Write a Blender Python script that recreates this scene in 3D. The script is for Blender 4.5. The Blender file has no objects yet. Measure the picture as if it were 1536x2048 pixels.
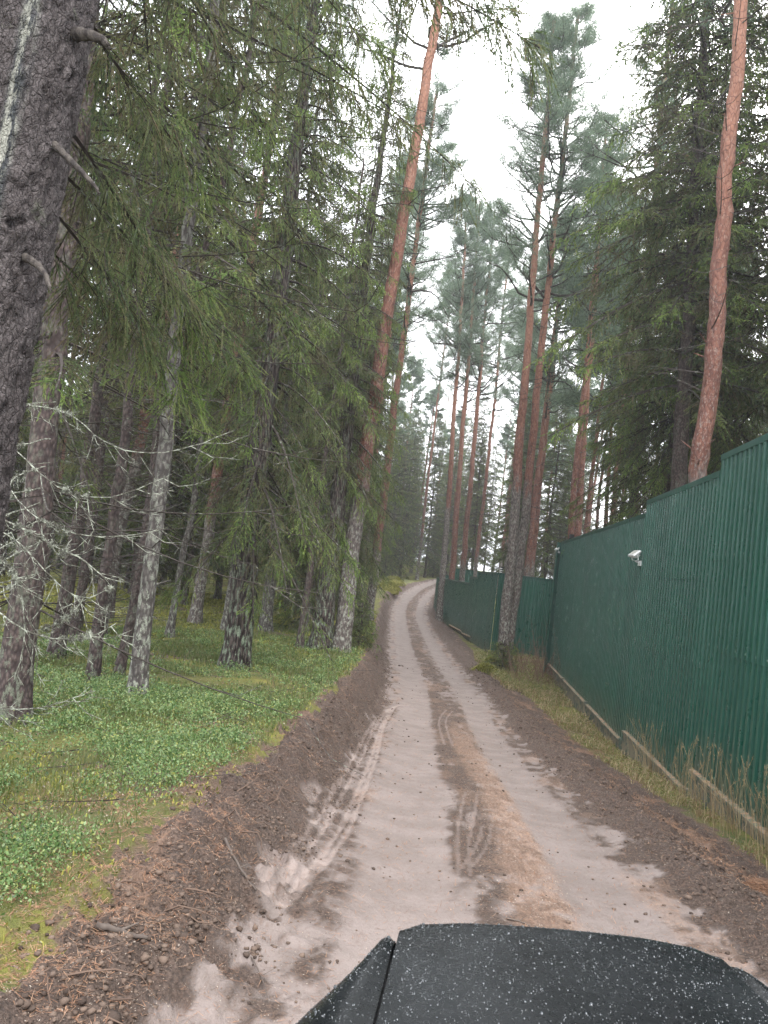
import bpy, math, random
import numpy as np
from mathutils import Matrix, Vector
R = math.radians
C = bpy.context.scene.collection
sc = bpy.context.scene
EYE = 2.25
# ---------------------------------------------------------------- camera
cam_d = bpy.data.cameras.new('camera'); cam = bpy.data.objects.new('camera', cam_d); C.objects.link(cam)
cam_d.sensor_fit = 'VERTICAL'; cam_d.sensor_height = 24; cam_d.lens = 1538/2048*24
cam_d.clip_start = .05; cam_d.clip_end = 2000
_r = R(6.5)
_y = np.array([162, -126, -1538.]); _y /= np.linalg.norm(_y)
_u = np.array([math.sin(_r), math.cos(_r), 0]); _z = _u-_y*(_u@_y); _z /= np.linalg.norm(_z); _x = np.cross(_y, _z)
M = Matrix([list(_x)+[0], list(_y)+[0], list(_z)+[EYE], [0, 0, 0, 1]])
cam.matrix_world = M
sc.camera = cam
# ---------------------------------------------------------------- sky, sun, exposure (overcast)
W = bpy.data.worlds.new('World'); sc.world = W; W.use_nodes = True
nt = W.node_tree; nt.nodes.clear()
sky = nt.nodes.new('ShaderNodeTexSky'); sky.sky_type = 'NISHITA'; sky.sun_disc = False
sky.sun_elevation = R(42); sky.sun_rotation = R(20); sky.dust_density = 6; sky.air_density = 1.0; sky.ozone_density = 1
hs = nt.nodes.new('ShaderNodeHueSaturation'); hs.inputs['Saturation'].default_value = .13
mixw = nt.nodes.new('ShaderNodeMixRGB'); mixw.inputs[0].default_value = .55; mixw.inputs[2].default_value = (9.2, 9.6, 10.3, 1)
bg = nt.nodes.new('ShaderNodeBackground'); bg.inputs[1].default_value = .15
wo = nt.nodes.new('ShaderNodeOutputWorld')
nt.links.new(sky.outputs[0], hs.inputs['Color']); nt.links.new(hs.outputs[0], mixw.inputs[1])
nt.links.new(mixw.outputs[0], bg.inputs[0]); nt.links.new(bg.outputs[0], wo.inputs[0])
sd = bpy.data.lights.new('sun', 'SUN'); sd.energy = 1.5; sd.angle = R(40); sd.color = (1, .97, .93)
sun = bpy.data.objects.new('sun', sd); C.objects.link(sun)
sun.rotation_euler = (R(90-55), 0, R(180+20+180))
sc.view_settings.view_transform = 'Standard'; sc.view_settings.look = 'None'
sc.view_settings.exposure = 1.78; sc.view_settings.gamma = 1
sc.render.engine = 'CYCLES'
cy = sc.cycles
cy.max_bounces = 6; cy.diffuse_bounces = 4; cy.glossy_bounces = 2; cy.transmission_bounces = 3; cy.volume_bounces = 1; cy.transparent_max_bounces = 4
cy.use_adaptive_sampling = True; cy.adaptive_threshold = .01; cy.use_denoising = True; cy.sample_clamp_indirect = 3; cy.sample_clamp_direct = 8

# ---------------------------------------------------------------- helpers
rng = np.random.default_rng(7)
_T = np.random.default_rng(99).random((256, 256))
def vn(x, y):
    x = np.asarray(x, float); y = np.asarray(y, float)
    xi = np.floor(x).astype(int); yi = np.floor(y).astype(int)
    fx = x-xi; fy = y-yi; fx = fx*fx*(3-2*fx); fy = fy*fy*(3-2*fy)
    a = _T[xi & 255, yi & 255]; b = _T[(xi+1) & 255, yi & 255]; c = _T[xi & 255, (yi+1) & 255]; d = _T[(xi+1) & 255, (yi+1) & 255]
    return (a*(1-fx)+b*fx)*(1-fy)+(c*(1-fx)+d*fx)*fy
def fbm(x, y, o=4, g=.5):
    s = 0; a = 1; n = 0
    for k in range(o):
        s = s+a*vn(x*2**k+17.3*k, y*2**k+5.1*k); n += a; a *= g
    return s/n
def sst(a, b, x): 
    t = np.clip((x-a)/(b-a), 0, 1); return t*t*(3-2*t)
# ---------------------------------------------------------------- terrain
_ys = [-10, 0, 5.5, 9.2, 18, 33, 50, 62, 68, 75, 90, 120]; _zs = [.35, .05, -.1, -.45, -1.25, -1.65, -1.78, -1.72, -1.35, -.6, 1.2, 3.2]
_yf = [-10, 0, 5, 10, 20, 35, 60, 90, 120]; _zf = [.6, .45, .3, .03, -.45, -.72, -.75, .9, 3.2]
_cy = [-12, 0, 5, 9, 13, 18, 23, 28, 35, 44, 60, 68, 76, 83, 90, 100, 110, 125]
_cx = [.95, .8, .68, .48, .28, .05, -.25, -.7, -1.4, -2.3, -3.75, -4.5, -4.5, -3.8, -2.5, 1, 6, 14]
def smooth_interp(x, xs, ys):
    k = [-.06, -.03, 0, .03, .06]; w = np.maximum(6, np.abs(x)*1.0)
    return sum(np.interp(x+q*w, xs, ys) for q in k)/5
def zroad(y): return smooth_interp(np.asarray(y, float), _ys, _zs)
_py = np.arange(-12, 125, .5); _px = smooth_interp(_py, _cy, _cx)
_sl = np.gradient(_px, _py)
def road_t(x, y):
    """signed distance across the road and the y of the nearest centreline point"""
    yq = np.asarray(y, float).copy(); x = np.asarray(x, float)
    for _ in range(4):
        c = np.interp(yq, _py, _px); m = np.interp(yq, _py, _sl)
        yq = yq+np.clip(((y-yq)+(x-c)*m)/(1+m*m), -4, 4)*.7
        yq = np.clip(yq, -12, 124)
    c = np.interp(yq, _py, _px); m = np.interp(yq, _py, _sl)
    return ((x-c)-m*(y-yq))/np.sqrt(1+m*m), yq
def G(x, y, fine=False):
    x = np.asarray(x, float); y = np.asarray(y, float)
    t, yq = road_t(x, y)
    y2 = y+(yq-y)*(1-sst(4, 12, np.abs(t)))
    zr = zroad(y2); zl = smooth_interp(y2, _yf, _zf)
    wob = (fbm(x*1.1+3, y*1.1, 3)-.5)*.5
    a = sst(1.7, 2.55, -t+wob)
    z = zr*(1-a)+zl*a
    z = z+.13*np.exp(-((t+2.15+wob*.5)/.38)**2)*(1-.3*a)
    z = z+.15*np.exp(-((t-1.95+wob*.5)/.36)**2)-.05*sst(2.4, 3.4, t)
    far = sst(4, 14, np.abs(t))
    z = z+far*(fbm(x*.12, y*.12+9, 3)-.5)*.9+sst(2.4, 4, np.abs(t))*(fbm(x*.6+4, y*.6, 3)-.5)*.22
    if not fine: return z
    rl = np.exp(-((t+.8)/.36)**4); rr = np.exp(-((t-.8)/.3)**4)
    z = z-.045*rl-.045*rr
    mid = np.exp(-((t-.02)/.3)**4)
    z = z+mid*(fbm(x*5, y*5, 4)-.45)*.07
    berm = sst(1.35, 1.75, np.abs(t)+wob*.3)*(1-sst(2.6, 3.1, np.abs(t)))
    cl = fbm(x*9, y*9+40, 4, .65)-.5; cl2 = np.abs(fbm(x*4+8, y*4, 3)-.5)
    z = z+berm*(cl*.20+(.5-cl2*4)*.05)
    edge = np.exp(-((t+2.42+wob)/.13)**2)
    z = z-edge*.09*(fbm(x*3, y*3+7, 2))
    ribs = sst(1.05, 1.25, -t)*(1-sst(1.75, 1.95, -t))
    z = z+ribs*.011*np.sin((y+.6*t+.25*(fbm(x*3, y*3, 2)-.5))*28)*sst(.45, .6, vn(x*3, y*.9))
    z = z+(1-berm)*(fbm(x*14, y*14, 3)-.5)*.012*(1-.8*np.maximum(rl, rr))
    return z
# ---------------------------------------------------------------- mesh and material helpers
def mesh(name, V, F, mats=(), midx=None, attrs=None, smooth=False):
    """V (n,3); F: array (m,3|4) or list of such; midx: material index per face array or per face"""
    V = np.asarray(V, np.float32)
    Fs = [np.asarray(f, np.int32) for f in (F if isinstance(F, list) and len(F) and np.ndim(F[0]) == 2 else [F])]
    Fs = [f for f in Fs if len(f)]
    me = bpy.data.meshes.new(name)
    loops = np.concatenate([f.ravel() for f in Fs]); tot = np.concatenate([np.full(len(f), f.shape[1], np.int32) for f in Fs])
    st = np.concatenate([[0], np.cumsum(tot)[:-1]]).astype(np.int32)
    me.vertices.add(len(V)); me.vertices.foreach_set('co', V.ravel())
    me.loops.add(len(loops)); me.loops.foreach_set('vertex_index', loops)
    me.polygons.add(len(tot)); me.polygons.foreach_set('loop_start', st); me.polygons.foreach_set('loop_total', tot)
    for m in mats: me.materials.append(getattr(m, "m", m))
    if midx is not None: me.polygons.foreach_set('material_index', np.asarray(midx, np.int32))
    me.polygons.foreach_set('use_smooth', np.full(len(tot), smooth))
    me.update(calc_edges=True)
    for k, a in (attrs or {}).items():
        at = me.attributes.new(k, 'FLOAT', 'POINT'); at.data.foreach_set('value', np.asarray(a, np.float32))
    return me
def put(name, me, parent=None, loc=(0, 0, 0), rot=(0, 0, 0), scale=1, **props):
    o = bpy.data.objects.new(name, me); C.objects.link(o)
    o.location = loc; o.rotation_euler = rot; o.scale = (scale,)*3 if isinstance(scale, (int, float)) else scale
    if parent is not None: o.parent = parent
    for k, v in props.items(): o[k] = v
    return o
def thing(name, label, cat, loc=(0, 0, 0), rot=(0, 0, 0), group=None):
    o = put(name, None, None, loc, rot, label=label, category=cat)
    if group: o['group'] = group
    return o
class Geo:
    def __init__(s): s.V = []; s.T = []; s.Q = []; s.mt = []; s.mq = []; s.A = []; s.n = 0
    def add(s, V, F, m=0, a=0.):
        V = np.asarray(V, np.float32).reshape(-1, 3); F = np.asarray(F, np.int32)+s.n
        s.V.append(V); s.A.append(np.broadcast_to(np.asarray(a, np.float32), (len(V),)))
        (s.T if F.shape[1] == 3 else s.Q).append(F); (s.mt if F.shape[1] == 3 else s.mq).append(np.full(len(F), m)); s.n += len(V)
    def tube(s, P, r, k=4, m=0, a=0.):
        P = np.asarray(P, float); n = len(P); r = np.broadcast_to(r, (n,))
        D = np.gradient(P, axis=0); D /= np.linalg.norm(D, axis=1)[:, None]+1e-9
        ref = np.array([0, 0, 1.]) if abs(D[0, 2]) < .8 else np.array([1., 0, 0])
        U = np.cross(D, ref); U /= np.linalg.norm(U, axis=1)[:, None]+1e-9; Wv = np.cross(D, U)
        an = np.arange(k)/k*2*np.pi
        V = P[:, None]+r[:, None, None]*(np.cos(an)[None, :, None]*U[:, None]+np.sin(an)[None, :, None]*Wv[:, None])
        i = np.arange(n-1)[:, None]*k; j = np.arange(k)[None]; j2 = (j+1) % k
        F = np.stack([i+j, i+j2, i+k+j2, i+k+j], -1).reshape(-1, 4)
        s.add(V.reshape(-1, 3), F, m, np.repeat(np.broadcast_to(a, (n,)), k))
    def box(s, x0, x1, y0, y1, z0, z1, m=0):
        V = [(x, y, z) for x in (x0, x1) for y in (y0, y1) for z in (z0, z1)]
        s.add(V, [(0, 1, 3, 2), (4, 6, 7, 5), (0, 4, 5, 1), (2, 3, 7, 6), (0, 2, 6, 4), (1, 5, 7, 3)], m)
    def tris(s, P, D, W_, m=0, a=0.):
        """triangle blades: base P, tip P+D, half-width vector W_"""
        n = len(P); V = np.stack([P-W_, P+W_, P+D], 1).reshape(-1, 3)
        s.add(V, np.arange(3*n).reshape(-1, 3), m, np.repeat(np.broadcast_to(a, (n,)), 3))
    def build(s, name, mats, smooth=False, attr=None):
        T = np.concatenate(s.T) if s.T else np.zeros((0, 3), int); Q = np.concatenate(s.Q) if s.Q else np.zeros((0, 4), int)
        mi = np.concatenate((s.mt or [np.zeros(0)])+(s.mq or [np.zeros(0)]))
        return mesh(name, np.concatenate(s.V), [T, Q], mats, mi, {attr: np.concatenate(s.A)} if attr else None, smooth)
def unit(v): return v/(np.linalg.norm(v, axis=-1, keepdims=True)+1e-9)

class Mat:
    def __init__(s, name, rough=.8, spec=.3):
        s.m = bpy.data.materials.new(name); s.m.use_nodes = True; s.t = s.m.node_tree; s.b = s.t.nodes['Principled BSDF']
        s.b.inputs['Roughness'].default_value = rough; s.b.inputs['Specular IOR Level'].default_value = spec
        s.co = s.t.nodes.new('ShaderNodeTexCoord').outputs['Object']; s.geo = s.t.nodes.new('ShaderNodeNewGeometry')
    def node(s, t, **kw):
        n = s.t.nodes.new('ShaderNode'+t)
        for k, v in kw.items(): setattr(n, k, v)
        return n
    def lk(s, a, b):
        if hasattr(a, 'is_output'): s.t.links.new(a, b)
        else: b.default_value = a
    def scale(s, v):
        n = s.node('VectorMath', operation='MULTIPLY'); s.t.links.new(s.co, n.inputs[0]); n.inputs[1].default_value = v if isinstance(v, tuple) else (v,)*3; return n.outputs[0]
    def noise(s, sc_, det=4, rough=.55, dist=0):
        n = s.node('TexNoise'); s.lk(s.scale(sc_), n.inputs['Vector']); n.inputs['Scale'].default_value = 1; n.inputs['Detail'].default_value = det
        n.inputs['Roughness'].default_value = rough; n.inputs['Distortion'].default_value = dist; return n.outputs['Fac']
    def voro(s, sc_, feat='F1', out='Distance', rnd=1):
        n = s.node('TexVoronoi', feature=feat); s.lk(s.scale(sc_), n.inputs['Vector']); n.inputs['Scale'].default_value = 1; n.inputs['Randomness'].default_value = rnd; return n.outputs[out]
    def attr(s, name): return s.node('Attribute', attribute_name=name).outputs['Fac']
    def rnd(s): return s.geo.outputs['Random Per Island']
    def step(s, v, a, b, lo=0, hi=1):
        n = s.node('MapRange', interpolation_type='SMOOTHSTEP'); s.lk(v, n.inputs[0]); n.inputs[1].default_value = a; n.inputs[2].default_value = b
        n.inputs[3].default_value = lo; n.inputs[4].default_value = hi; return n.outputs[0]
    def math(s, op, a, b=0, c=0):
        n = s.node('Math', operation=op); s.lk(a, n.inputs[0]); s.lk(b, n.inputs[1]); s.lk(c, n.inputs[2]); return n.outputs[0]
    def mix(s, f, a, b, mode='MIX'):
        n = s.node('MixRGB', blend_type=mode); s.lk(f, n.inputs[0])
        for i, c in ((1, a), (2, b)):
            if isinstance(c, tuple): n.inputs[i].default_value = (*c, 1)
            else: s.lk(c, n.inputs[i])
        return n.outputs[0]
    def ramp(s, f, stops):
        n = s.node('ValToRGB'); s.lk(f, n.inputs[0]); e = n.color_ramp.elements
        while len(e) < len(stops): e.new(.5)
        for x, (p, c) in zip(e, stops): x.position = p; x.color = (*c, 1)
        return n.outputs[0]
    def color(s, c):
        if isinstance(c, tuple): s.b.inputs['Base Color'].default_value = (*c, 1)
        else: s.lk(c, s.b.inputs['Base Color'])
    def rough(s, v): s.lk(v, s.b.inputs['Roughness'])
    def bump(s, h, strength=.5, dist=.02):
        n = s.node('Bump'); n.inputs['Strength'].default_value = strength; n.inputs['Distance'].default_value = dist; s.lk(h, n.inputs['Height']); s.lk(n.outputs[0], s.b.inputs['Normal'])
    def trans(s, col, f=.25):
        o = [n for n in s.t.nodes if n.type == 'OUTPUT_MATERIAL'][0]
        t = s.node('BsdfTranslucent'); mx = s.node('MixShader'); mx.inputs[0].default_value = f
        if isinstance(col, tuple): t.inputs[0].default_value = (*col, 1)
        else: s.lk(col, t.inputs[0])
        s.lk(s.b.outputs[0], mx.inputs[1]); s.lk(t.outputs[0], mx.inputs[2]); s.lk(mx.outputs[0], o.inputs[0])

# ---------------------------------------------------------------- ground materials
def soil_nodes(m):
    """colour of the track, its soil shoulders and litter, from the masks stored on the mesh"""
    n1 = m.noise(9, 6, .65); n2 = m.noise(45, 4, .7); n3 = m.noise(2.2, 4); n4 = m.noise((30, 8, 20), 5, .7, .6)
    sand = m.mix(m.step(n3, .35, .65), (.225, .185, .170), (.182, .148, .134))
    sand = m.mix(m.step(n4, .5, .75, 0, .6), sand, (.15, .10, .08))
    sand = m.mix(m.step(m.noise(150, 3, .8), .55, .75, 0, .6), sand, (.36, .30, .27))
    soil = m.mix(m.step(n2, .35, .65), (.062, .044, .036), (.155, .110, .089))
    soil = m.mix(m.step(n1, .5, .72, 0, .35), soil, (.17, .10, .07))
    soil = m.mix(m.step(m.noise(170, 2, .7), .6, .75, 0, .5), soil, (.26, .21, .18))
    chip = m.mix(m.step(n4, .3, .7), (.34, .225, .165), (.19, .125, .095))
    nz = m.math('ADD', m.math('MULTIPLY', m.math('SUBTRACT', n2, .5), 1.3), m.math('MULTIPLY', m.math('SUBTRACT', n1, .5), .7))
    def crisp(a): return m.step(m.math('ADD', m.attr(a), nz), .1, .95)
    c = m.mix(crisp('soil'), sand, soil)
    c = m.mix(m.math('MULTIPLY', crisp('chip'), .85), c, chip)
    c = m.mix(m.math('MULTIPLY', crisp('pale'), .42), c, (.34, .27, .24))
    c = m.mix(m.math('MULTIPLY', m.attr('wet'), .8), c, (.17, .13, .115))
    m.rough(m.math('SUBTRACT', m.step(n1, .3, .7, .75, .95), m.math('MULTIPLY', m.attr('wet'), .62)))
    m.bump(m.math('ADD', m.math('MULTIPLY', n2, m.step(m.attr('soil'), 0, 1, .35, 1.6)), m.math('MULTIPLY', n1, .6)), 1., .03)
    return c
M_road = Mat('track_earth', .85); M_road.color(soil_nodes(M_road))
M_grd = Mat('forest_floor_moss', .9)
def floor_nodes(m):
    n1 = m.noise(1.3, 5); n2 = m.noise(14, 5, .65); n3 = m.noise(60, 3, .7); n4 = m.noise(.5, 3)
    moss = m.mix(m.step(n1, .38, .62), (.22, .21, .048), (.085, .11, .03))
    moss = m.mix(m.step(n4, .35, .65, 0, .8), moss, (.10, .105, .035))
    moss = m.mix(m.step(n2, .5, .75, 0, .8), moss, (.13, .085, .045))
    moss = m.mix(m.step(n3, .55, .8, 0, .6), moss, (.04, .035, .02))
    soil = m.mix(m.step(n3, .3, .7), (.085, .06, .048), (.17, .115, .09))
    lit = m.mix(m.step(n2, .35, .65), (.20, .115, .07), (.13, .10, .06))
    c = m.mix(m.step(m.math('ADD', m.attr('soil'), m.math('MULTIPLY', m.math('SUBTRACT', n2, .5), 1.2)), .3, .7), moss, soil)
    c = m.mix(m.math('MULTIPLY', m.attr('chip'), m.step(n2, .4, .7)), c, lit)
    m.bump(m.math('ADD', n2, m.math('MULTIPLY', n3, .7)), .9, .04)
    return c
M_grd.color(floor_nodes(M_grd))

# ---------------------------------------------------------------- terrain meshes
def axis(segs):
    out = []
    for a, b, d in segs: out.append(np.arange(a, b-1e-6, d))
    return np.concatenate(out)
def grow(a, b, d0, k):
    o = [a]; d = d0
    while o[-1] < b: o.append(o[-1]+d); d *= k
    return np.array(o)
gx = np.concatenate([-grow(12, 95, .12, 1.045)[::-1][:-1], np.arange(-12, -4.4, .09), np.arange(-4.4, 4.4, .034), 4.4+0*np.zeros(0), grow(4.4, 75, .08, 1.045)])
yl = [-6.]
while yl[-1] < 135: yl.append(yl[-1]+(.2 if yl[-1] < 2.6 else max(.034, .0058*yl[-1])))
gy = np.array(yl)
X, Y = np.meshgrid(gx, gy)
Z = G(X, Y, True); T_, YQ = road_t(X, Y)
w1 = (fbm(X*1.1+3, Y*1.1, 3)-.5)*.5; w2 = fbm(X*3, Y*3, 4, .6)-.5; w3 = fbm(X*7+5, Y*4, 4, .6)-.5
def poly_mask(pts, wd):
    m = np.zeros_like(X); pts = np.array(pts, float)
    sel = (Y < 40) & (np.abs(X) < 4.4); xs, ys_ = X[sel], Y[sel]; d = np.full(xs.shape, 9.)
    for a, b in zip(pts[:-1], pts[1:]):
        ab = b-a; q = np.clip(((xs-a[0])*ab[0]+(ys_-a[1])*ab[1])/(ab@ab), 0, 1)
        d = np.minimum(d, np.hypot(xs-a[0]-q*ab[0], ys_-a[1]-q*ab[1]))
    m[sel] = np.exp(-(d/wd)**4); return m
def curve(pts, n=24):
    pts = np.array(pts, float); t = np.linspace(0, len(pts)-1, n); i = np.arange(len(pts))
    return np.stack([smooth_interp_l(t, i, pts[:, 0]), smooth_interp_l(t, i, pts[:, 1])], 1)
def smooth_interp_l(x, xs, ys): return sum(np.interp(x+q, xs, ys) for q in (-.4, -.2, 0, .2, .4))/5
MARKS = []      # narrow tyre marks: (points, width)
for dx in (0, .11, .25, .33):
    MARKS.append((curve([(-1.15+dx*.6, 5.0), (-1.12+dx, 7), (-1.22+dx, 9), (-1.35+dx, 12), (-1.55+dx*.8, 15.5), (-1.6+dx*.6, 18.5), (-1.38, 20.3), (-1.02, 21)]), .032))
for dx in (0, .16):
    MARKS.append((curve([(.24+dx*.5, 6.5), (.2+dx*.7, 7.6), (.25+dx, 9.0), (.33+dx, 10.6)]), .024))
    MARKS.append((curve([(.22+dx*.4, 6.7), (.42+dx*.6, 7.7), (.5+dx*.6, 8.8)]), .022))
    MARKS.append((curve([(.0+dx, 14.5), (-.15+dx, 17), (-.25+dx, 19), (-.05+dx, 21)]), .03))
pale = np.zeros_like(X)
for p, wd in MARKS: pale = np.maximum(pale, poly_mask(p, wd*.95))
halo = np.zeros_like(X)
for p, wd in MARKS: halo = np.maximum(halo, poly_mask(p, wd*2.2))
Z = Z-.014*pale+.007*np.clip(halo-pale, 0, 1)
rl = np.exp(-((T_+.8+w2*.12)/.40)**6); rr = np.exp(-((T_-.82+w2*.12)/.31)**6)
inroad = 1-sst(1.35, 1.6, np.abs(T_)+w2*.5)
left_flat = sst(-1.9, -1.7, T_+w2*.3)*(1-sst(-1.2, -1.1, T_))
# centre strip: dark soil next to the left rut, wood chips next to the right one
cs = np.exp(-((T_-.03+w2*.35)/.40)**4)*(.42+.3*np.clip(w3*3, -1, 1))+.6*np.exp(-((T_+.12+w2*.5)/.3)**4)*sst(.42, .6, fbm(X*1.2+2, YQ*.5+3, 3)+.13*np.exp(-((YQ-12)/2.5)**2)+.1*np.exp(-((YQ-20)/3)**2))
ch = np.exp(-((T_-.27+w1*.5+.1*np.sin(YQ*.5))/.27)**4)*sst(5, 6, YQ+3)*(1-sst(16, 20, YQ))
darkrib = sst(1.0, 1.2, -T_+w2*.3)*(1-sst(1.75, 2, -T_))*sst(.1, .7, np.sin((YQ+.6*T_+w2*.25)*28)+w3*5)*.22*sst(.35, .6, fbm(X*2+1, YQ*.7, 3))
soil = np.clip(1-inroad*(1-.85*cs)-.9*left_flat*inroad*0+0, 0, 1)
rough_ = (1-rl)*(1-rr)*np.clip(.18+1.6*w3+1.3*(fbm(X*1.4+4, YQ*.5, 3)-.45), 0, .75)
rough_ = rough_*(1-.6*(T_ < -.9)*sst(10, 6, -YQ+14))
soil = np.clip(rough_+sst(1.50, 1.76, np.abs(T_)-.16*(T_ < 0)*(1-sst(6, 10, YQ))+w2*.7+.16*(T_ > 0)+w3*.3)+np.minimum(cs, .95)*(1-rl)*(1-rr)+darkrib+.45*(1-sst(.2, .5, fbm(X*2, Y*2+30, 3)))*0+sst(.02, .2, w3)*.35*(1-rl)*(1-rr), 0, 1)
soil = soil*(1-.97*np.maximum(rl, rr)*(np.abs(T_) < 1.4))
chip = ch*(1-rr*.9)*np.clip(.95+w3*2., 0, 1)
chip = np.maximum(chip, sst(.56, .7, fbm(X*1.8+7, Y*1.8, 4, .6))*sst(2.0, 2.5, np.abs(T_))*.8)
chip = np.maximum(chip, sst(.5, .65, fbm(X*2.6, Y*1.4, 3))*.5*(np.abs(T_) < 1.5)*(1-rl)*(1-rr))
puddle = np.zeros_like(X)
for px_, py_, rx, ry in ((-1.36, 8.3, .12, .42), (-1.30, 10.6, .08, .3), (.35, 8.6, .07, .4), (-1.22, 5.9, .1, .3), (.12, 12.6, .06, .15)):
    q = ((X-px_)/rx)**2+((Y-py_)/ry)**2+w2*2.5
    puddle = np.maximum(puddle, 1-sst(.6, 1.3, q))
Z = np.where(puddle > .25, Z*(1-puddle)+puddle*(G(X, Y)-.035), Z)
soil = np.clip(soil+.35*np.clip(halo-pale, 0, 1), 0, 1)*(1-puddle); 
idx = np.arange(X.size).reshape(X.shape)
quad = np.stack([idx[:-1, :-1], idx[:-1, 1:], idx[1:, 1:], idx[1:, :-1]], -1).reshape(-1, 4)
tc = ((T_[:-1, :-1]+T_[1:, 1:])/2+w2[:-1, :-1]*.3).ravel()
zone = np.where(np.abs(tc) < 1.6, 0, np.where((tc > -2.42) & (tc < 2.95), 1, 2))
VV = np.stack([X, Y, Z], -1).reshape(-1, 3)
# moss floor attributes differ: soil only near the cut bank
soil_f = (1-sst(2.35, 2.6, -T_-w2*.8))*(T_ < 0)+(1-sst(2.9, 3.15, T_-w2*.8))*(T_ > 0)+.7*sst(.62, .75, fbm(X*.9, Y*.9+60, 4))
chip_f = sst(.48, .68, fbm(X*1.5+7, Y*1.5, 4, .6))*np.where(T_ > 0, .9, .3)+(1-sst(2.5, 2.8, np.abs(T_)))*.5
for k, (nm, mt) in enumerate((('road', M_road), ('dirt_shoulder', M_road), ('ground', M_grd))):
    f = quad[zone == k]; u, inv = np.unique(f, return_inverse=True)
    A = dict(soil=(soil if k < 2 else np.clip(soil_f, 0, 1)).ravel()[u], chip=(chip if k < 2 else np.clip(chip_f, 0, 1)).ravel()[u], pale=pale.ravel()[u], wet=puddle.ravel()[u])
    put(nm, mesh(nm, VV[u], inv.reshape(-1, 4), [mt], None, A, True), kind='structure')
def Gf(x, y):
    """height of the finished mesh, bilinear"""
    i = np.clip(np.searchsorted(gy, y)-1, 0, len(gy)-2); j = np.clip(np.searchsorted(gx, x)-1, 0, len(gx)-2)
    u = np.clip((x-gx[j])/(gx[j+1]-gx[j]), 0, 1); v = np.clip((y-gy[i])/(gy[i+1]-gy[i]), 0, 1)
    return (Z[i, j]*(1-u)+Z[i, j+1]*u)*(1-v)+(Z[i+1, j]*(1-u)+Z[i+1, j+1]*u)*v

# ---------------------------------------------------------------- fence
M_fg = Mat('green_painted_sheet', .38, .5)
_sx = M_fg.node('SeparateXYZ'); M_fg.lk(M_fg.co, _sx.inputs[0]); _wn = M_fg.node('TexWhiteNoise', noise_dimensions='1D')
M_fg.lk(M_fg.math('FLOOR', M_fg.math('DIVIDE', M_fg.math('ADD', _sx.outputs[0], _sx.outputs[1]), 1.17)), _wn.inputs['W'])
_c = M_fg.mix(M_fg.step(M_fg.noise((1.5, 1.5, .35), 4), .3, .7), (.009, .070, .046), (.014, .090, .060))
_c = M_fg.mix(M_fg.math('MULTIPLY', _wn.outputs['Value'], .45), _c, (.007, .050, .034))
_c = M_fg.mix(M_fg.step(M_fg.noise((8, 8, 1.2), 5, .7), .5, .8, 0, .35), _c, (.03, .10, .075))
_c = M_fg.mix(M_fg.math('MULTIPLY', M_fg.attr('mud'), M_fg.step(M_fg.noise((4, 4, 2), 4), .25, .65)), _c, (.17, .13, .09))
M_fg.color(_c); M_fg.rough(M_fg.step(M_fg.noise(3, 4), .3, .7, .26, .42)); M_fg.bump(M_fg.noise((3, 3, 1), 3), .25, .02)
M_fc = Mat('dark_green_cap', .4, .5); M_fc.color(M_fc.mix(M_fc.step(M_fc.noise(6), .4, .7), (.008, .055, .04), (.02, .075, .055)))
M_pl = Mat('weathered_plinth', .8)
_c = M_pl.mix(M_pl.step(M_pl.noise(7, 5), .4, .6), (.05, .09, .07), (.09, .10, .08))
_c = M_pl.mix(M_pl.math('MULTIPLY', M_pl.step(M_pl.noise(5, 5, .7), .42, .55), M_pl.step(M_pl.node('SeparateXYZ').outputs[2], -9, -8)), _c, (.20, .17, .12))
M_pl.color(_c); M_pl.bump(M_pl.noise(30, 4), .4, .01)
M_lit = Mat('litter_on_ledge', .9); M_lit.color(M_lit.mix(M_lit.step(M_lit.noise(12, 5, .7), .4, .6), (.11, .14, .10), (.33, .20, .13)))
M_scr = Mat('screw_head', .35, .5); M_scr.color((.16, .24, .20))
M_wht = Mat('white_plastic', .4, .5); M_wht.color((.62, .63, .62))
M_blk = Mat('black_plastic', .5, .5); M_blk.color((.01, .01, .012))
M_gls = Mat('lamp_glass', .15, .6); M_gls.color((.42, .42, .38))
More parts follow.
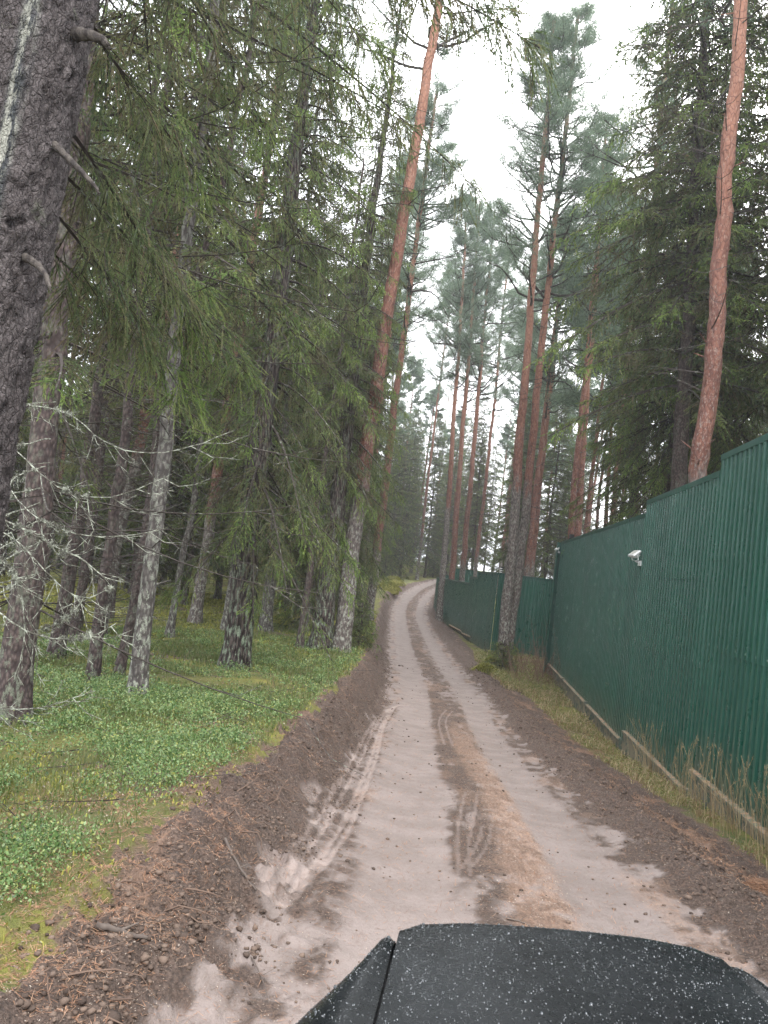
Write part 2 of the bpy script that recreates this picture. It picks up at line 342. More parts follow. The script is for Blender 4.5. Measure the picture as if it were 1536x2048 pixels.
def fence_run(parent, p0, p1, zb, zt, side, tiers=(.39, .67), mud=0.):
    """corrugated sheet from p0 to p1 between heights zb and zt; side = +1/-1 where the face looks"""
    p0 = np.array(p0, float); p1 = np.array(p1, float); L = np.linalg.norm(p1-p0); d = (p1-p0)/L; nrm = np.array([-d[1], d[0]])*side
    prof = [(0, 0), (.075, 0), (.088, .055), (.160, .055), (.195, 0)]
    n = int(round(L/.195)); s = []; o = []
    for i in range(n):
        for a, b in prof[:-1]: s.append((i*.195+a)*L/(n*.195)); o.append(b)
    s.append(L); o.append(0); s = np.array(s); o = np.array(o)
    g = Geo()
    zs = [zb]+[zb+(zt-zb)*t for t in tiers]+[zt]
    for k in range(len(zs)-1):
        lo, hi = zs[k]-(.05 if k else 0), zs[k+1]; proud = .009*k
        zz = [lo, lo+.12, lo+.4, lo+.8, hi] if k == 0 else [lo, hi]
        ox = o+proud+.004*np.sin(s*1.7+k*2)
        P = [np.stack([p0[0]+d[0]*s+nrm[0]*ox, p0[1]+d[1]*s+nrm[1]*ox, np.full_like(s, z)], 1) for z in zz]
        m = len(s); F = []
        for r in range(len(zz)-1):
            i = np.arange(m-1)+r*m; F.append(np.stack([i, i+1, i+1+m, i+m], 1))
        a = np.concatenate([np.full(m, (1-min(1, r/3))*mud if k == 0 else 0) for r in range(len(zz))])
        g.add(np.concatenate(P), np.concatenate(F), 0, a)
    gs = g
    # cap
    g = Geo(); q = []
    for e, w in ((-.0, .055),):
        a = p0+nrm*(w+.02); b = p1+nrm*(w+.02); c = p1-nrm*.03; dd = p0-nrm*.03
        V = [(*v, z) for z in (zt-.07, zt+.03) for v in (a, b, c, dd)]
        g.add(V, [(0, 1, 2, 3), (7, 6, 5, 4), (0, 4, 5, 1), (1, 5, 6, 2), (2, 6, 7, 3), (3, 7, 4, 0)])
    put('top_cap', g.build('top_cap', [M_fc]), parent)
    # screw rows at the tier joints
    g = gs
    for z in [zs[k]+dz for k in range(1, len(zs)-1) for dz in (.03,)]+[zb+.12, zt-.2]:
        for i in range(0, n, 2):
            c = p0+d*((i*.195+.135)*L/(n*.195))+nrm*(.055+.004+.009*max(1, len(zs)-2)); an = np.arange(6)/6*2*np.pi
            V = [(*c, z)]+[(*(c+d*.018*math.cos(t)-nrm*.008), z+.018*math.sin(t)) for t in an]
            g.add(V, [(0, 1+j, 1+(j+1) % 6) for j in range(6)], 1)
    put('metal_sheet', g.build('metal_sheet', [M_fg, M_scr], False, 'mud'), parent)
def fence_plinth(parent, x, y0, y1, zl):
    g = Geo()
    g.box(x-.135, x+.06, y0, y1, zl-.06, zl-.012)
    g.box(x-.10, x+.05, y0+.03, y1-.03, zl-.75, zl-.06)
    g.box(x-.15, x-.02, y0-.03, y0+.13, zl-.8, zl+.05)
    put('plinth', g.build('plinth', [M_pl]), parent)
    yy = np.arange(y0+.14, y1, .06); n = len(yy); xs = [x-.128, x-.08, x-.04, x]
    V = np.array([(q, y, zl-.010+(.02*vn(y*6+q*30, q*50) if 0 < i < 3 else -.001)) for y in yy for i, q in enumerate(xs)])
    F = [(r*4+c, r*4+c+1, r*4+c+5, r*4+c+4) for r in range(n-1) for c in range(3)]
    put('ledge_litter', mesh('ledge_litter', V, np.array(F)[:, ::-1], [M_lit], smooth=True), parent)
F1 = thing('metal_fence', 'tall green corrugated metal fence running beside the track with stepped top', 'fence', (0, 0, 0))
secs = [(-2, 2.9, -.0, 4.98), (2.9, 7.9, -.1, 4.97), (7.9, 13.0, -.37, 4.68), (13.0, 18.1, -.76, 4.42), (18.1, 23.3, -1.03, 4.13), (23.3, 28.5, -1.03, 4.13), (28.5, 33.6, -1.03, 4.13)]
for y0, y1, zb, zt in secs:
    fence_run(F1, (4, y0), (4, y1), zb, zt, 1, mud=.45); fence_plinth(F1, 4, y0+.01, y1-.01, zb)
g = Geo(); g.box(3.74, 3.98, 33.60, 33.66, -1.6, 4.12); g.box(3.74, 3.78, 33.3, 33.6, -1.6, 4.12); put('corner_trim', g.build('corner_trim', [M_fg], False, 'mud'), F1)
for y in (-2, 2.9, 7.9, 13.0, 18.1, 23.3, 28.5, 33.5):
    g = Geo(); g.box(4.06, 4.16, y-.05, y+.05, -1.8, 4); put('post', g.build('post', [M_fc]), F1)
F2 = thing('metal_fence', 'lower green metal fence beyond the twin pines, stepping down to the bend', 'fence', (0, 0, 0))
A = np.array([1.75, 41.5]); Bq = np.array([-2.45, 70.]); dd = Bq-A
fence_run(F2, (1.78, 41.5), (9, 41.5), -1.75, 2.55, -1, (.5,), .2)
fence_run(F2, A, A+dd*(6.0/28.5), -1.75, 2.55, 1, (.5,), .9)
fence_run(F2, A+dd*(6.0/28.5), A+dd*(9.2/28.5), -1.8, 2.17, 1, (.5,), .9)
fence_run(F2, A+dd*(9.2/28.5), Bq, -1.75, 1.75, 1, (.5,), .9)
for a, b in ((6.2, 9.6), (10, 16)):
    p = A+dd*a/28.5; q = A+dd*b/28.5
    g = Geo(); g.tube([(p[0]-.12, p[1], -1.45), (q[0]-.12, q[1], -1.55)], .07, 4); put('plinth', g.build('plinth', [M_lit]), F2)
F3 = thing('metal_fence', 'short dark green fence panel seen past the far red pine trunks', 'fence')
fence_run(F3, (-2.4, 75), (-1.0, 75), -1.2, 2.0, -1, (.5,)); fence_run(F3, (-1.0, 75), (2.6, 75.0), -1.2, 2.75, -1, (.5,))

# floodlight on the fence and the small fittings
def floodlight(loc, label, s=1, rz=0.):
    t = thing('floodlight', label, 'floodlight', loc, (0, 0, rz))
    h = Geo(); V = []
    for (yy, w, hh) in ((-.03, .13, .085), (.0, .15, .1), (.04, .13, .085), (.06, .07, .05)):
        V += [(-w*s, yy*s, -hh*s), (w*s, yy*s, -hh*s), (w*s, yy*s, hh*s), (-w*s, yy*s, hh*s)]
    F = [(3, 2, 1, 0), (12, 13, 14, 15)]+[(4*r+c, 4*r+(c+1) % 4, 4*r+4+(c+1) % 4, 4*r+4+c) for r in range(3) for c in range(4)]
    h.add(V, F)
    for k in range(5): h.box((-.1+.045*k)*s, (-.09+.045*k)*s, .04*s, .085*s, -.06*s, .06*s)
    ho = put('housing', h.build('housing', [M_wht]), t, (0, 0, 0), (R(-50), 0, 0))
    g = Geo(); g.box(-.12*s, .12*s, -.034*s, -.0305*s, -.072*s, .072*s); put('glass', g.build('glass', [M_gls]), ho)
    g = Geo(); g.tube([(-.16*s, .0, 0), (-.16*s, .03*s, -.13*s), (0, .03*s, -.16*s), (.16*s, .03*s, -.13*s), (.16*s, 0, 0)], .012*s, 5); g.tube([(0, .03*s, -.16*s), (0, .16*s, -.19*s), (0, .2*s, -.19*s)], .02*s, 6)
    g.box(-.06*s, .06*s, .12*s, .2*s, -.25*s, -.14*s); put('bracket', g.build('bracket', [M_wht]), t)
    g = Geo(); g.tube([(0, .15*s, -.25*s), (.01, .19*s, -.45*s), (-.01, .19*s, -1.1*s), (.0, .20*s, -1.9*s)], .008, 5); put('cable', g.build('cable', [M_blk]), t)
    return t
floodlight((3.76, 18.05, 3.2), 'white floodlight on a bracket midway along the green fence', 1.05, R(-78))
floodlight((3.74, 33.35, 3.83), 'small white lamp on the far end corner of the tall fence', .7, R(-60))
for (x, y, z, lb) in ((4.28, 33.2, 4.16, 'small black sensor post on top of the tall fence near its far corner'), (1.9, 41.5, 2.58, 'black wire holder with white insulators on the lower fence corner')):
    t = thing('sensor_post', lb, 'sensor', (x, y, z))
    g = Geo(); g.tube([(0, 0, -.05), (0, 0, .34)], .03, 6); g.box(-.09, .09, -.06, .06, .16, .34)
    for k in range(3): g.tube([(-.12, -.07, .05+.1*k), (.02, -.07, .05+.1*k)], .022, 6, 1)
    put('mount', g.build('mount', [M_blk, M_wht if x < 3 else M_blk]), t)

# ---------------------------------------------------------------- vehicle (dark wet bonnet under the camera)
M_car = Mat('dark_wet_paint', .3, .16)
_c = M_car.mix(M_car.step(M_car.noise(2.5, 3), .35, .65), (.006, .007, .008), (.012, .0135, .015)); M_car.color(_c)
M_car.rough(M_car.step(M_car.noise(60, 4, .7), .3, .7, .22, .40)); M_car.bump(M_car.noise(40, 3, .6), .06, .002)
M_drop = Mat('water_drop', .05, 1.0); M_drop.color((.03, .035, .04)); M_drop.b.inputs['IOR'].default_value = 1.45
M_tyre = Mat('tyre_rubber', .8); M_tyre.color((.015, .015, .015))
M_lamp = Mat('headlamp_lens', .1, .6); M_lamp.color((.35, .37, .4))
M_rim = Mat('alloy', .35, .5); M_rim.color((.3, .31, .32)); M_rim.b.inputs['Metallic'].default_value = .8
M_win = Mat('tinted_glass', .08, .6); M_win.color((.01, .014, .016))
car = thing('car', 'dark blue grey car with a rain-beaded bonnet standing on the track', 'car', (.435, 1.93, 1.17), (R(-1.2), R(-3.6), R(3.0)))
def grid_mesh(us, vs, fn, mats, name, parent):
    U, Vv = np.meshgrid(us, vs); P = fn(U, Vv).reshape(-1, 3); n = len(us); m = len(vs)
    i = (np.arange(m-1)[:, None]*n+np.arange(n-1)).ravel()
    return put(name, mesh(name, P, np.stack([i, i+1, i+1+n, i+n], 1), mats, smooth=True), parent)
HW = .475
def front_y(x): return .71+.035*(1-(x/HW)**2)-.05*sst(.40, .48, np.abs(x))
def hood(U, V):
    x = U*HW; yf = front_y(x); y = -.85+(yf+.85)*V
    z = .02-.004*(x/HW)**2+.007*sst(.32, .16, np.abs(np.abs(x)-.0)-.1*V)+.0
    z = z-.16*np.clip((V-.9)/.1, 0, 1)**2.2*.5+.02*(1-V)
    x = x*(1+.24*(1-V))
    return np.stack([x, y, z], -1)
ho = grid_mesh(np.linspace(-1, 1, 61), np.concatenate([np.linspace(0, .84, 40), np.linspace(.85, 1, 24)]), hood, [M_car], 'bonnet', car)
def fender(sg):
    def fn(U, V):
        # U 0..1 from shut line outward and down, V 0..1 back to front
        x0 = HW*(1+.24*(1-V))+.012; yf = front_y(np.full_like(U, HW))+.004; 
        wd = .23*(1-.80*sst(.55, 1.0, V)); y = -.85+(yf+.85)*V
        x = x0+wd*np.sin(np.minimum(U*1.6, 1)*np.pi/2); z = -.012-.03-.07*np.minimum(U*1.6, 1)**2-.55*np.clip(U-.6, 0, 1)*1.6
        z = z+.025*np.exp(-((U-.2)/.16)**2)-.09*np.clip((V-.86)/.14, 0, 1)**2.2+.02*(1-V)+.03
        return np.stack([sg*x, y+U*0, z], -1)
    return fn
for sg in (-1, 1):
    o = grid_mesh(np.linspace(0, 1, 30), np.linspace(0, 1, 50), fender(sg), [M_car], 'fender', car)
g = Geo()
g.box(-.62, .62, .50, .60, -.78, -.40, 0); g.box(-.46, .46, .46, .56, -.42, -.15, 1); put('bumper', g.build('bumper', [M_car, M_blk]), car)
g = Geo()
for k in range(6): g.box(-.40, .40, .562, .575, -.40+.045*k, -.38+.045*k)
put('grille', g.build('grille', [M_rim]), car)
for sg in (-1, 1):
    a = np.arange(25)/24*2*np.pi
    g = Geo(); g.add([(sg*.62, .58, -.3)]+[(sg*.62+.14*math.cos(t), .55, -.3+.09*math.sin(t)) for t in a[:-1]], [(0, 1+j, 1+(j+1) % 24) for j in range(24)]); put('headlight', g.build('headlight', [M_lamp]), car)
gr = Geo(); gr.box(-.87, -.535, -3.4, .45, -.75, -.5); gr.box(.535, .87, -3.4, .45, -.75, -.5); gr.box(-.86, .86, -3.5, -.9, -.75, -.06)
gr.box(-.60, .60, -.9, .44, -.3, -.10)
for sg in (-1, 1): gr.add([(sg*(.475*(1+.24*(1-v))-.03+dx), -.85+1.5*v, -.045+.02*(1-v)-.03*v**8) for v in (0, .5, .9, 1.) for dx in (0, .07)], [(0, 1, 3, 2), (2, 3, 5, 4), (4, 5, 7, 6)])
put('body', gr.build('body', [M_blk]), car)
for sg in (-1, 1):
    for y in (-.05, -2.7):
        a = np.arange(33)/32*2*np.pi; prof = [(-.10, .20), (-.11, .33), (-.06, .36), (.06, .36), (.11, .33), (.10, .20)]
        V = [(sg*.76+px, y+rr_*math.cos(t), -.76+rr_*math.sin(t)) for t in a[:-1] for px, rr_ in prof]
        F = [(i*6+j, i*6+j+1, ((i+1) % 32)*6+j+1, ((i+1) % 32)*6+j) for i in range(32) for j in range(5)]
        w = put('tyre', mesh('tyre', V, F, [M_tyre], smooth=True), car)
        V = [(sg*.80, y, -.76)]+[(sg*.82, y+.2*math.cos(t), -.76+.2*math.sin(t)) for t in a[:-1]]
        put('rim', mesh('rim', V, [(0, 1+j, 1+(j+1) % 32) for j in range(32)], [M_rim]), w)
grid_mesh(np.linspace(-1, 1, 13), np.linspace(0, 1, 8), lambda U, V: np.stack([U*(.70-.1*V), -.90-.62*V+.06*(1-U**2), -.0+.44*V+0*U], -1), [M_win], 'windscreen', car)
grid_mesh(np.linspace(-1, 1, 13), np.linspace(0, 1, 10), lambda U, V: np.stack([U*.60, -1.52-1.7*V, .44+.05*np.sin(V*np.pi)-.05*U**4], -1), [M_car], 'roof', car)
for sg in (-1, 1):
    grid_mesh(np.linspace(0, 1, 8), np.linspace(0, 1, 6), lambda U, V: np.stack([sg*(.86-.26*V+0*U), -.95-.55*V-(2.3-.9*V)*U, -.06+.47*V+0*U], -1), [M_win], 'side_window', car)
# droplets on bonnet and fenders
r2 = np.random.default_rng(5); g = Geo()
def drops(fn, n, u0, u1, v0, v1, sg=1):
    u = r2.uniform(u0, u1, n); v = r2.uniform(v0, v1, n); e = 1e-3
    P = fn(u, v); Pu = fn(u+e, v)-P; Pv = fn(u, v+e)-P; N = unit(np.cross(Pu, Pv)); N *= np.sign(N[:, 2:3])
    T1_ = unit(Pu); T2_ = np.cross(N, T1_); rad = r2.gamma(2.0, .0005, n)+.0006
    an = np.arange(6)/6*2*np.pi
    base = P[:, None]+rad[:, None, None]*(np.cos(an)[None, :, None]*T1_[:, None]+1.25*np.sin(an)[None, :, None]*T2_[:, None])
    mid = P[:, None]+rad[:, None, None]*(.75*np.cos(an)[None, :, None]*T1_[:, None]+.9*np.sin(an)[None, :, None]*T2_[:, None]+.55*N[:, None])
    top = P+rad[:, None]*.8*N
    V = np.concatenate([base-.001*N[:, None], mid, top[:, None]], 1).reshape(-1, 3); o = np.arange(n)[:, None, None]*13
    q = np.array([(j, (j+1) % 6, 6+(j+1) % 6, 6+j) for j in range(6)]); t = np.array([(6+j, 6+(j+1) % 6, 12) for j in range(6)])
    V0 = g.n; g.add(V, (q[None]+o).reshape(-1, 4)); g.T.append((t[None]+o).reshape(-1, 3)+V0); g.mt.append(np.zeros(n*6))
drops(hood, 6500, -1, 1, .25, 1.)
drops(fender(-1), 1500, 0, .7, .3, 1); drops(fender(1), 1500, 0, .7, .3, 1)
put('water_drops', g.build('water_drops', [M_drop], True), car, kind='stuff')
# ---------------------------------------------------------------- tree materials
M_ndl = Mat('spruce_needles', .75, .2)
_n = M_ndl.noise(.9, 3); _at = M_ndl.attr('tip'); _r = M_ndl.math('FRACT', _at); _tipv = M_ndl.math('DIVIDE', M_ndl.math('FLOOR', _at), 20)
_r = M_ndl.math('ADD', M_ndl.math('MULTIPLY', _r, .8), M_ndl.math('MULTIPLY', M_ndl.rnd(), .2))
_c = M_ndl.ramp(_r, [(0, (.055, .088, .045)), (.35, (.105, .142, .060)), (.68, (.155, .175, .072)), (.86, (.17, .145, .085)), (1, (.20, .125, .08))])
_c2 = M_ndl.ramp(_r, [(0, (.11, .19, .045)), (.5, (.19, .29, .065)), (1, (.28, .37, .09))])
_c = M_ndl.mix(M_ndl.step(_n, .52, .62, 0, .65), _c, (.13, .10, .066))
_c = M_ndl.mix(M_ndl.math('MINIMUM', _tipv, 1), _c, _c2); M_ndl.color(_c); M_ndl.trans(_c, .44)
M_pnd = Mat('pine_needles', .75, .2); _r = M_pnd.rnd()
_c = M_pnd.ramp(_r, [(0, (.10, .145, .105)), (.5, (.15, .205, .14)), (1, (.21, .26, .165))]); M_pnd.color(_c); M_pnd.trans(_c, .5)
M_twg = Mat('twig_bark', .85, .2); _c = M_twg.mix(M_twg.step(M_twg.noise(11, 4), .56, .66), (.045, .036, .032), (.17, .18, .145)); M_twg.color(_c)
M_stub = Mat('broken_branch_wood', .85); M_stub.color(M_stub.mix(M_stub.step(M_stub.noise((30, 30, 12), 5, .7), .4, .62), (.03, .024, .022), (.085, .072, .062))); M_stub.bump(M_stub.noise(60, 4), .8, .01)
M_lch = Mat('lichen_on_twigs', .9, .15); _c = M_lch.mix(M_lch.step(M_lch.noise(22, 4, .7), .42, .62), (.10, .092, .075), (.42, .44, .36)); M_lch.color(_c)
def bark(name, a, b, flake, lich, lc=(.26, .30, .22), lz=2.2, lamt=.5, amp=1.):
    m = Mat(name, .85, .2)
    v = m.voro(flake); n = m.noise((9, 9, 4), 5, .65); f = m.noise(70, 3, .7)
    c = m.mix(m.step(m.math('ADD', v, m.math('MULTIPLY', n, .5)), .35, .95), a, b)
    c = m.mix(m.step(f, .45, .7, 0, .6), c, tuple(x*.45 for x in a))
    ln = m.math('MULTIPLY', m.step(m.noise(lich, 5, .7), .5, .6), m.step(f, .35, .5))
    lo = m.step(m.attr('hz'), 0, lz, lamt, lamt*.35)
    c = m.mix(m.math('MULTIPLY', ln, lo), c, lc)
    return m, c, v, n, f
M_bs, _c, _v, _n, _f = bark('spruce_bark', (.115, .085, .078), (.045, .033, .032), (26, 26, 14), (12, 12, 5), amp=1); M_bs.color(_c)
M_bs.bump(M_bs.math('ADD', M_bs.math('MULTIPLY', _v, -1.), _n), .8, .02)
M_bg, _c, _v, _n, _f = bark('lichen_grey_bark', (.17, .155, .14), (.065, .055, .052), (22, 22, 9), (14, 14, 7), (.36, .38, .31), 4, .9); M_bg.color(_c)
M_bg.bump(M_bg.math('ADD', M_bg.math('MULTIPLY', _v, -1.), _n), .9, .03)
M_bo, _c, _v, _n, _f = bark('furrowed_old_bark', (.13, .105, .092), (.028, .02, .02), (20, 20, 4.5), (13, 13, 4), (.27, .33, .24), 3, 1.); M_bo.color(_c)
M_bo.bump(M_bo.math('ADD', M_bo.math('MULTIPLY', _v, -1.4), _n), 1., .06)
M_bp, _c, _v, _n, _f = bark('pine_bark', (.20, .17, .155), (.08, .065, .06), (18, 18, 7), (13, 13, 7), (.36, .37, .32), 7, .95)
_o = M_bp.mix(M_bp.step(M_bp.noise((10, 10, 3.5), 5, .7), .38, .62), (.20, .092, .066), (.115, .052, .042))
_o = M_bp.mix(M_bp.step(M_bp.noise((22, 22, 9), 3), .56, .66, 0, .7), _o, (.27, .19, .155))
_o = M_bp.mix(M_bp.step(M_bp.attr('hz'), 9, 19, 0, .6), _o, (.32, .165, .11))
_vo = M_bp.voro((11, 11, 4.5), 'DISTANCE_TO_EDGE')
_o = M_bp.mix(M_bp.step(_vo, 0, .07, .7, 0), _o, (.07, .035, .03))
_o = M_bp.mix(M_bp.math('MULTIPLY', M_bp.step(M_bp.noise((20, 20, 12), 4, .7), .55, .64), M_bp.step(M_bp.attr('hz'), 6, 13, .55, 0)), _o, (.30, .29, .27))
_up = M_bp.step(M_bp.math('ADD', M_bp.attr('orange'), M_bp.math('MULTIPLY', M_bp.math('SUBTRACT', M_bp.noise((5, 5, 1.5), 4), .5), 1.1)), .35, .65)
M_bp.color(M_bp.mix(_up, _c, _o)); M_bp.bump(M_bp.math('ADD', M_bp.math('MULTIPLY', _v, -1.), _n), .9, .03)
M_hero = Mat('near_spruce_bark', .85, .2)
_w = M_hero.node('TexNoise'); M_hero.lk(M_hero.scale(14), _w.inputs['Vector']); _w.inputs['Scale'].default_value = 1; _w.inputs['Detail'].default_value = 4
_ad = M_hero.node('VectorMath', operation='MULTIPLY_ADD'); M_hero.lk(_w.outputs['Color'], _ad.inputs[0]); _ad.inputs[1].default_value = (.05, .05, .05); M_hero.lk(M_hero.co, _ad.inputs[2]); _keep = M_hero.co; M_hero.co = _ad.outputs[0]
_v = M_hero.voro((70, 70, 46), 'DISTANCE_TO_EDGE'); _v2 = M_hero.voro((32, 32, 15), 'DISTANCE_TO_EDGE'); M_hero.co = _keep
_n = M_hero.noise((20, 20, 13), 8, .75); _f = M_hero.noise(150, 3, .8); _l = M_hero.voro((48, 48, 42))
_c = M_hero.mix(M_hero.step(M_hero.math('ADD', _n, M_hero.math('MULTIPLY', _f, .35)), .5, .85), (.075, .062, .060), (.19, .162, .158))
_c = M_hero.mix(M_hero.step(_v, 0, .06, .45, 0), _c, (.04, .031, .03)); _c = M_hero.mix(M_hero.step(_v2, 0, .045, .55, 0), _c, (.03, .022, .022))
_c = M_hero.mix(M_hero.math('MULTIPLY', M_hero.step(_l, .10, .16, .8, 0), M_hero.step(_f, .45, .6)), _c, (.38, .34, .31))
_c = M_hero.mix(M_hero.math('MULTIPLY', M_hero.step(M_hero.noise(3.5, 5, .7), .60, .68), .5), _c, (.20, .21, .15))
_rs = M_hero.math('MULTIPLY', M_hero.attr('resin'), M_hero.step(M_hero.noise((28, 28, 4), 5, .75), .44, .58))
_c = M_hero.mix(M_hero.attr('resin'), _c, (.07, .075, .08)); _c = M_hero.mix(_rs, _c, (.48, .47, .40)); M_hero.color(_c)
M_hero.bump(M_hero.math('ADD', M_hero.math('MULTIPLY', M_hero.step(_v2, 0, .12), 1.2), M_hero.math('ADD', M_hero.math('MULTIPLY', M_hero.step(_v, 0, .12), .5), M_hero.math('MULTIPLY', _n, 1.8))), 1., .02)

# ---------------------------------------------------------------- tree builders (local coordinates, base at the origin)
def trunk_mesh(H, r0, rt=.03, k=12, seed=0, wob=.05, orange=None, flare=.5, dz=.45, mat=None, snags=0, rough=.04):
    r_ = np.random.default_rng(seed); n = int(H/dz)+2; z = np.linspace(-.35, H, n)
    px = np.cumsum(r_.normal(0, 1, n)); px = (px-np.linspace(px[0], px[-1], n)); py = np.cumsum(r_.normal(0, 1, n)); py = py-np.linspace(py[0], py[-1], n)
    s = wob*np.clip(z/3, 0, 1); P = np.stack([px*s*.3, py*s*.3, z], 1)
    rad = (r0+(rt-r0)*np.clip(z/H, 0, 1)**.9)*(1+flare*np.exp(-np.maximum(z, 0)/.28))
    an = np.arange(k)/k*2*np.pi
    RR = rad[:, None]*(1+rough*2*(fbm(np.cos(an)[None]*2.5+seed+0*z[:, None], z[:, None]*3+np.sin(an)[None]*2.5, 3)-.5)+.16*np.exp(-np.maximum(z, 0)/.3)[:, None]*np.cos(an*5+seed)[None])
    V = np.stack([P[:, 0:1]+RR*np.cos(an), P[:, 1:2]+RR*np.sin(an), P[:, 2:3]+0*RR], -1).reshape(-1, 3)
    i = np.arange(n-1)[:, None]*k; j = np.arange(k)[None]; j2 = (j+1) % k
    F = np.stack([i+j, i+j2, i+k+j2, i+k+j], -1).reshape(-1, 4)
    g = Geo(); g.add(V, F); N0 = g.n
    for _ in range(snags):
        zz = r_.uniform(1.5, H*.75); a = r_.uniform(0, 6.28); rr_ = r0*(1-zz/H)*.8; L = r_.uniform(.08, .35)
        d = np.array([math.cos(a), math.sin(a), r_.uniform(-.1, .9)]); g.tube([np.array([0, 0, zz])+d*rr_*.8, np.array([0, 0, zz])+d*(rr_+L)], [.022, .008], 4)
    V = np.concatenate(g.V); hz = V[:, 2]
    at = {'hz': hz}
    if orange is not None: at['orange'] = np.clip((hz-orange+1.6)/3.2, 0, 1)
    Q = np.concatenate(g.Q)
    return mesh('trunk', V, Q, [mat or M_bs], None, at, True)
def needles(g, P, D, L, r_, step, nl, nw, per, tip, m=0, sag=.35):
    """P,D,L: twigs; places short blades along each"""
    n = np.maximum(1, (L/step).astype(int)); I = np.repeat(np.arange(len(P)), n*per)
    s = (r_.random(len(I))*.97+.03)*L[I]
    Q = P[I]+D[I]*s[:, None]; Q[:, 2] -= sag*s**2
    Dd = D[I].copy(); Dd[:, 2] -= 2*sag*s; Dd = unit(Dd)
    rad = unit(r_.normal(0, 1, (len(I), 3))); dr = unit(Dd*.95+rad*.45)
    ll = nl*r_.uniform(.7, 1.25, len(I)); wv = unit(np.cross(dr, r_.normal(0, 1, (len(I), 3))))*nw*r_.uniform(.6, 1.2, len(I))[:, None]*.5
    g.tris(Q, dr*ll[:, None], wv, m, (np.floor(tip*20)+.02+.95*r_.random(len(P)))[I])
def limb(g, p0, az, L, e0, r_, lod, droop=.10, up=.05, thick=.02, tipgreen=.5, dens=1., hang=1.):
    """one drooping spruce branch: tube, side twigs, hanging twigs, needles.  lod: dict"""
    n = 9; s = np.linspace(0, L, n); rd = np.array([math.cos(az), math.sin(az)]); sd_ = np.array([-rd[1], rd[0]])
    bend = r_.normal(0, .06)
    z = np.tan(e0)*s-droop*s**2/L*2+up*np.maximum(0, s/L-.6)**2*L*3
    P = np.stack([p0[0]+rd[0]*s+sd_[0]*bend*s**2/L, p0[1]+rd[1]*s+sd_[1]*bend*s**2/L, p0[2]+z], 1)
    g.tube(P, np.linspace(thick, thick*.25, n), 3, 1)
    ns = max(3, int(L*lod['sec']*dens)); f = np.sort(r_.uniform(.12, 1, ns)); 
    B = np.stack([np.interp(f*L, s, P[:, c]) for c in range(3)], 1)
    side = np.where(np.arange(ns) % 2 == 0, 1., -1.)
    D = np.zeros((ns, 3)); D[:, :2] = rd*r_.uniform(.4, .8, (ns, 1))+sd_*side[:, None]*r_.uniform(.4, 1, (ns, 1)); D[:, 2] = -r_.uniform(.1, .7, ns)*hang
    D = unit(D); L2 = (.16+.52*L/3*np.sqrt(np.maximum(.05, 1-f)))*r_.uniform(.5, 1.1, ns)
    tp = sst(.62, .92, f)*np.minimum(tipgreen*r_.uniform(.6, 1.5), 1.)*r_.uniform(.6, 1., ns)
    TP, TD, TL, TT = [B], [D], [L2], [tp]
    k3 = lod['third']
    if k3:
        I = np.repeat(np.arange(ns), k3); q = r_.uniform(.1, 1, len(I)); Q = B[I]+D[I]*(q*L2[I])[:, None]
        D3 = D[I]*.5+r_.normal(0, .32, (len(I), 3)); D3[:, 2] = -r_.uniform(.1, 1.05, len(I))*hang-.05; D3 = unit(D3)
        L3 = r_.uniform(.08, .40, len(I))*(.6+.5*L/3); TP.append(Q); TD.append(D3); TL.append(L3); TT.append(tp[I]*.9)
    TP = np.concatenate(TP); TD = np.concatenate(TD); TL = np.concatenate(TL); TT = np.concatenate(TT)
    if lod.get('stem', 1):
        w = unit(np.cross(TD, r_.normal(0, 1, TD.shape)))*.0035*lod['w']; E = TD*TL[:, None]; E[:, 2] -= .35*TL**2; g.tris(TP, E, w, 1)
    live = r_.random(len(TP)) < lod.get('live', .93)
    needles(g, TP[live], TD[live], TL[live], r_, lod['step'], lod['nl'], lod['nw'], lod['per'], TT[live])
NEAR = dict(sec=19, third=6, step=.0085, nl=.021, nw=.0065, per=2, w=1.)
MIDN = dict(sec=12, third=5, step=.021, nl=.036, nw=.014, per=2, w=1.4)
MID = dict(sec=11, third=4, step=.045, nl=.058, nw=.026, per=2, w=2)
FAR = dict(sec=8, third=3, step=.10, nl=.15, nw=.05, per=1, w=3)
def dead_twig(g, p0, az, L, e0, r_, thick=.01, curve_=.25, m=1, sub=3, k=3):
    n = 7; s = np.linspace(0, L, n); rd = np.array([math.cos(az), math.sin(az)]); b = r_.normal(0, .12)
    z = np.tan(e0)*s-curve_*s*(1-s/L*r_.uniform(.6, 1.3)); P = np.stack([p0[0]+rd[0]*s-rd[1]*b*s**2/L, p0[1]+rd[1]*s+rd[0]*b*s**2/L, p0[2]+z], 1)
    g.tube(P, np.linspace(thick, thick*.3, n), k, m)
    for _ in range(sub):
        i = r_.integers(2, n); a = az+r_.choice([-1, 1])*r_.uniform(.4, 1.1); l = L*r_.uniform(.15, .4)
        q = P[i]; e = q+np.array([math.cos(a)*l, math.sin(a)*l, r_.uniform(-.3, .25)*l]); c = (q+e)/2-np.array([0, 0, .12*l]); g.tube([q, c, e], [thick*.5, thick*.4, thick*.2], 3, m)
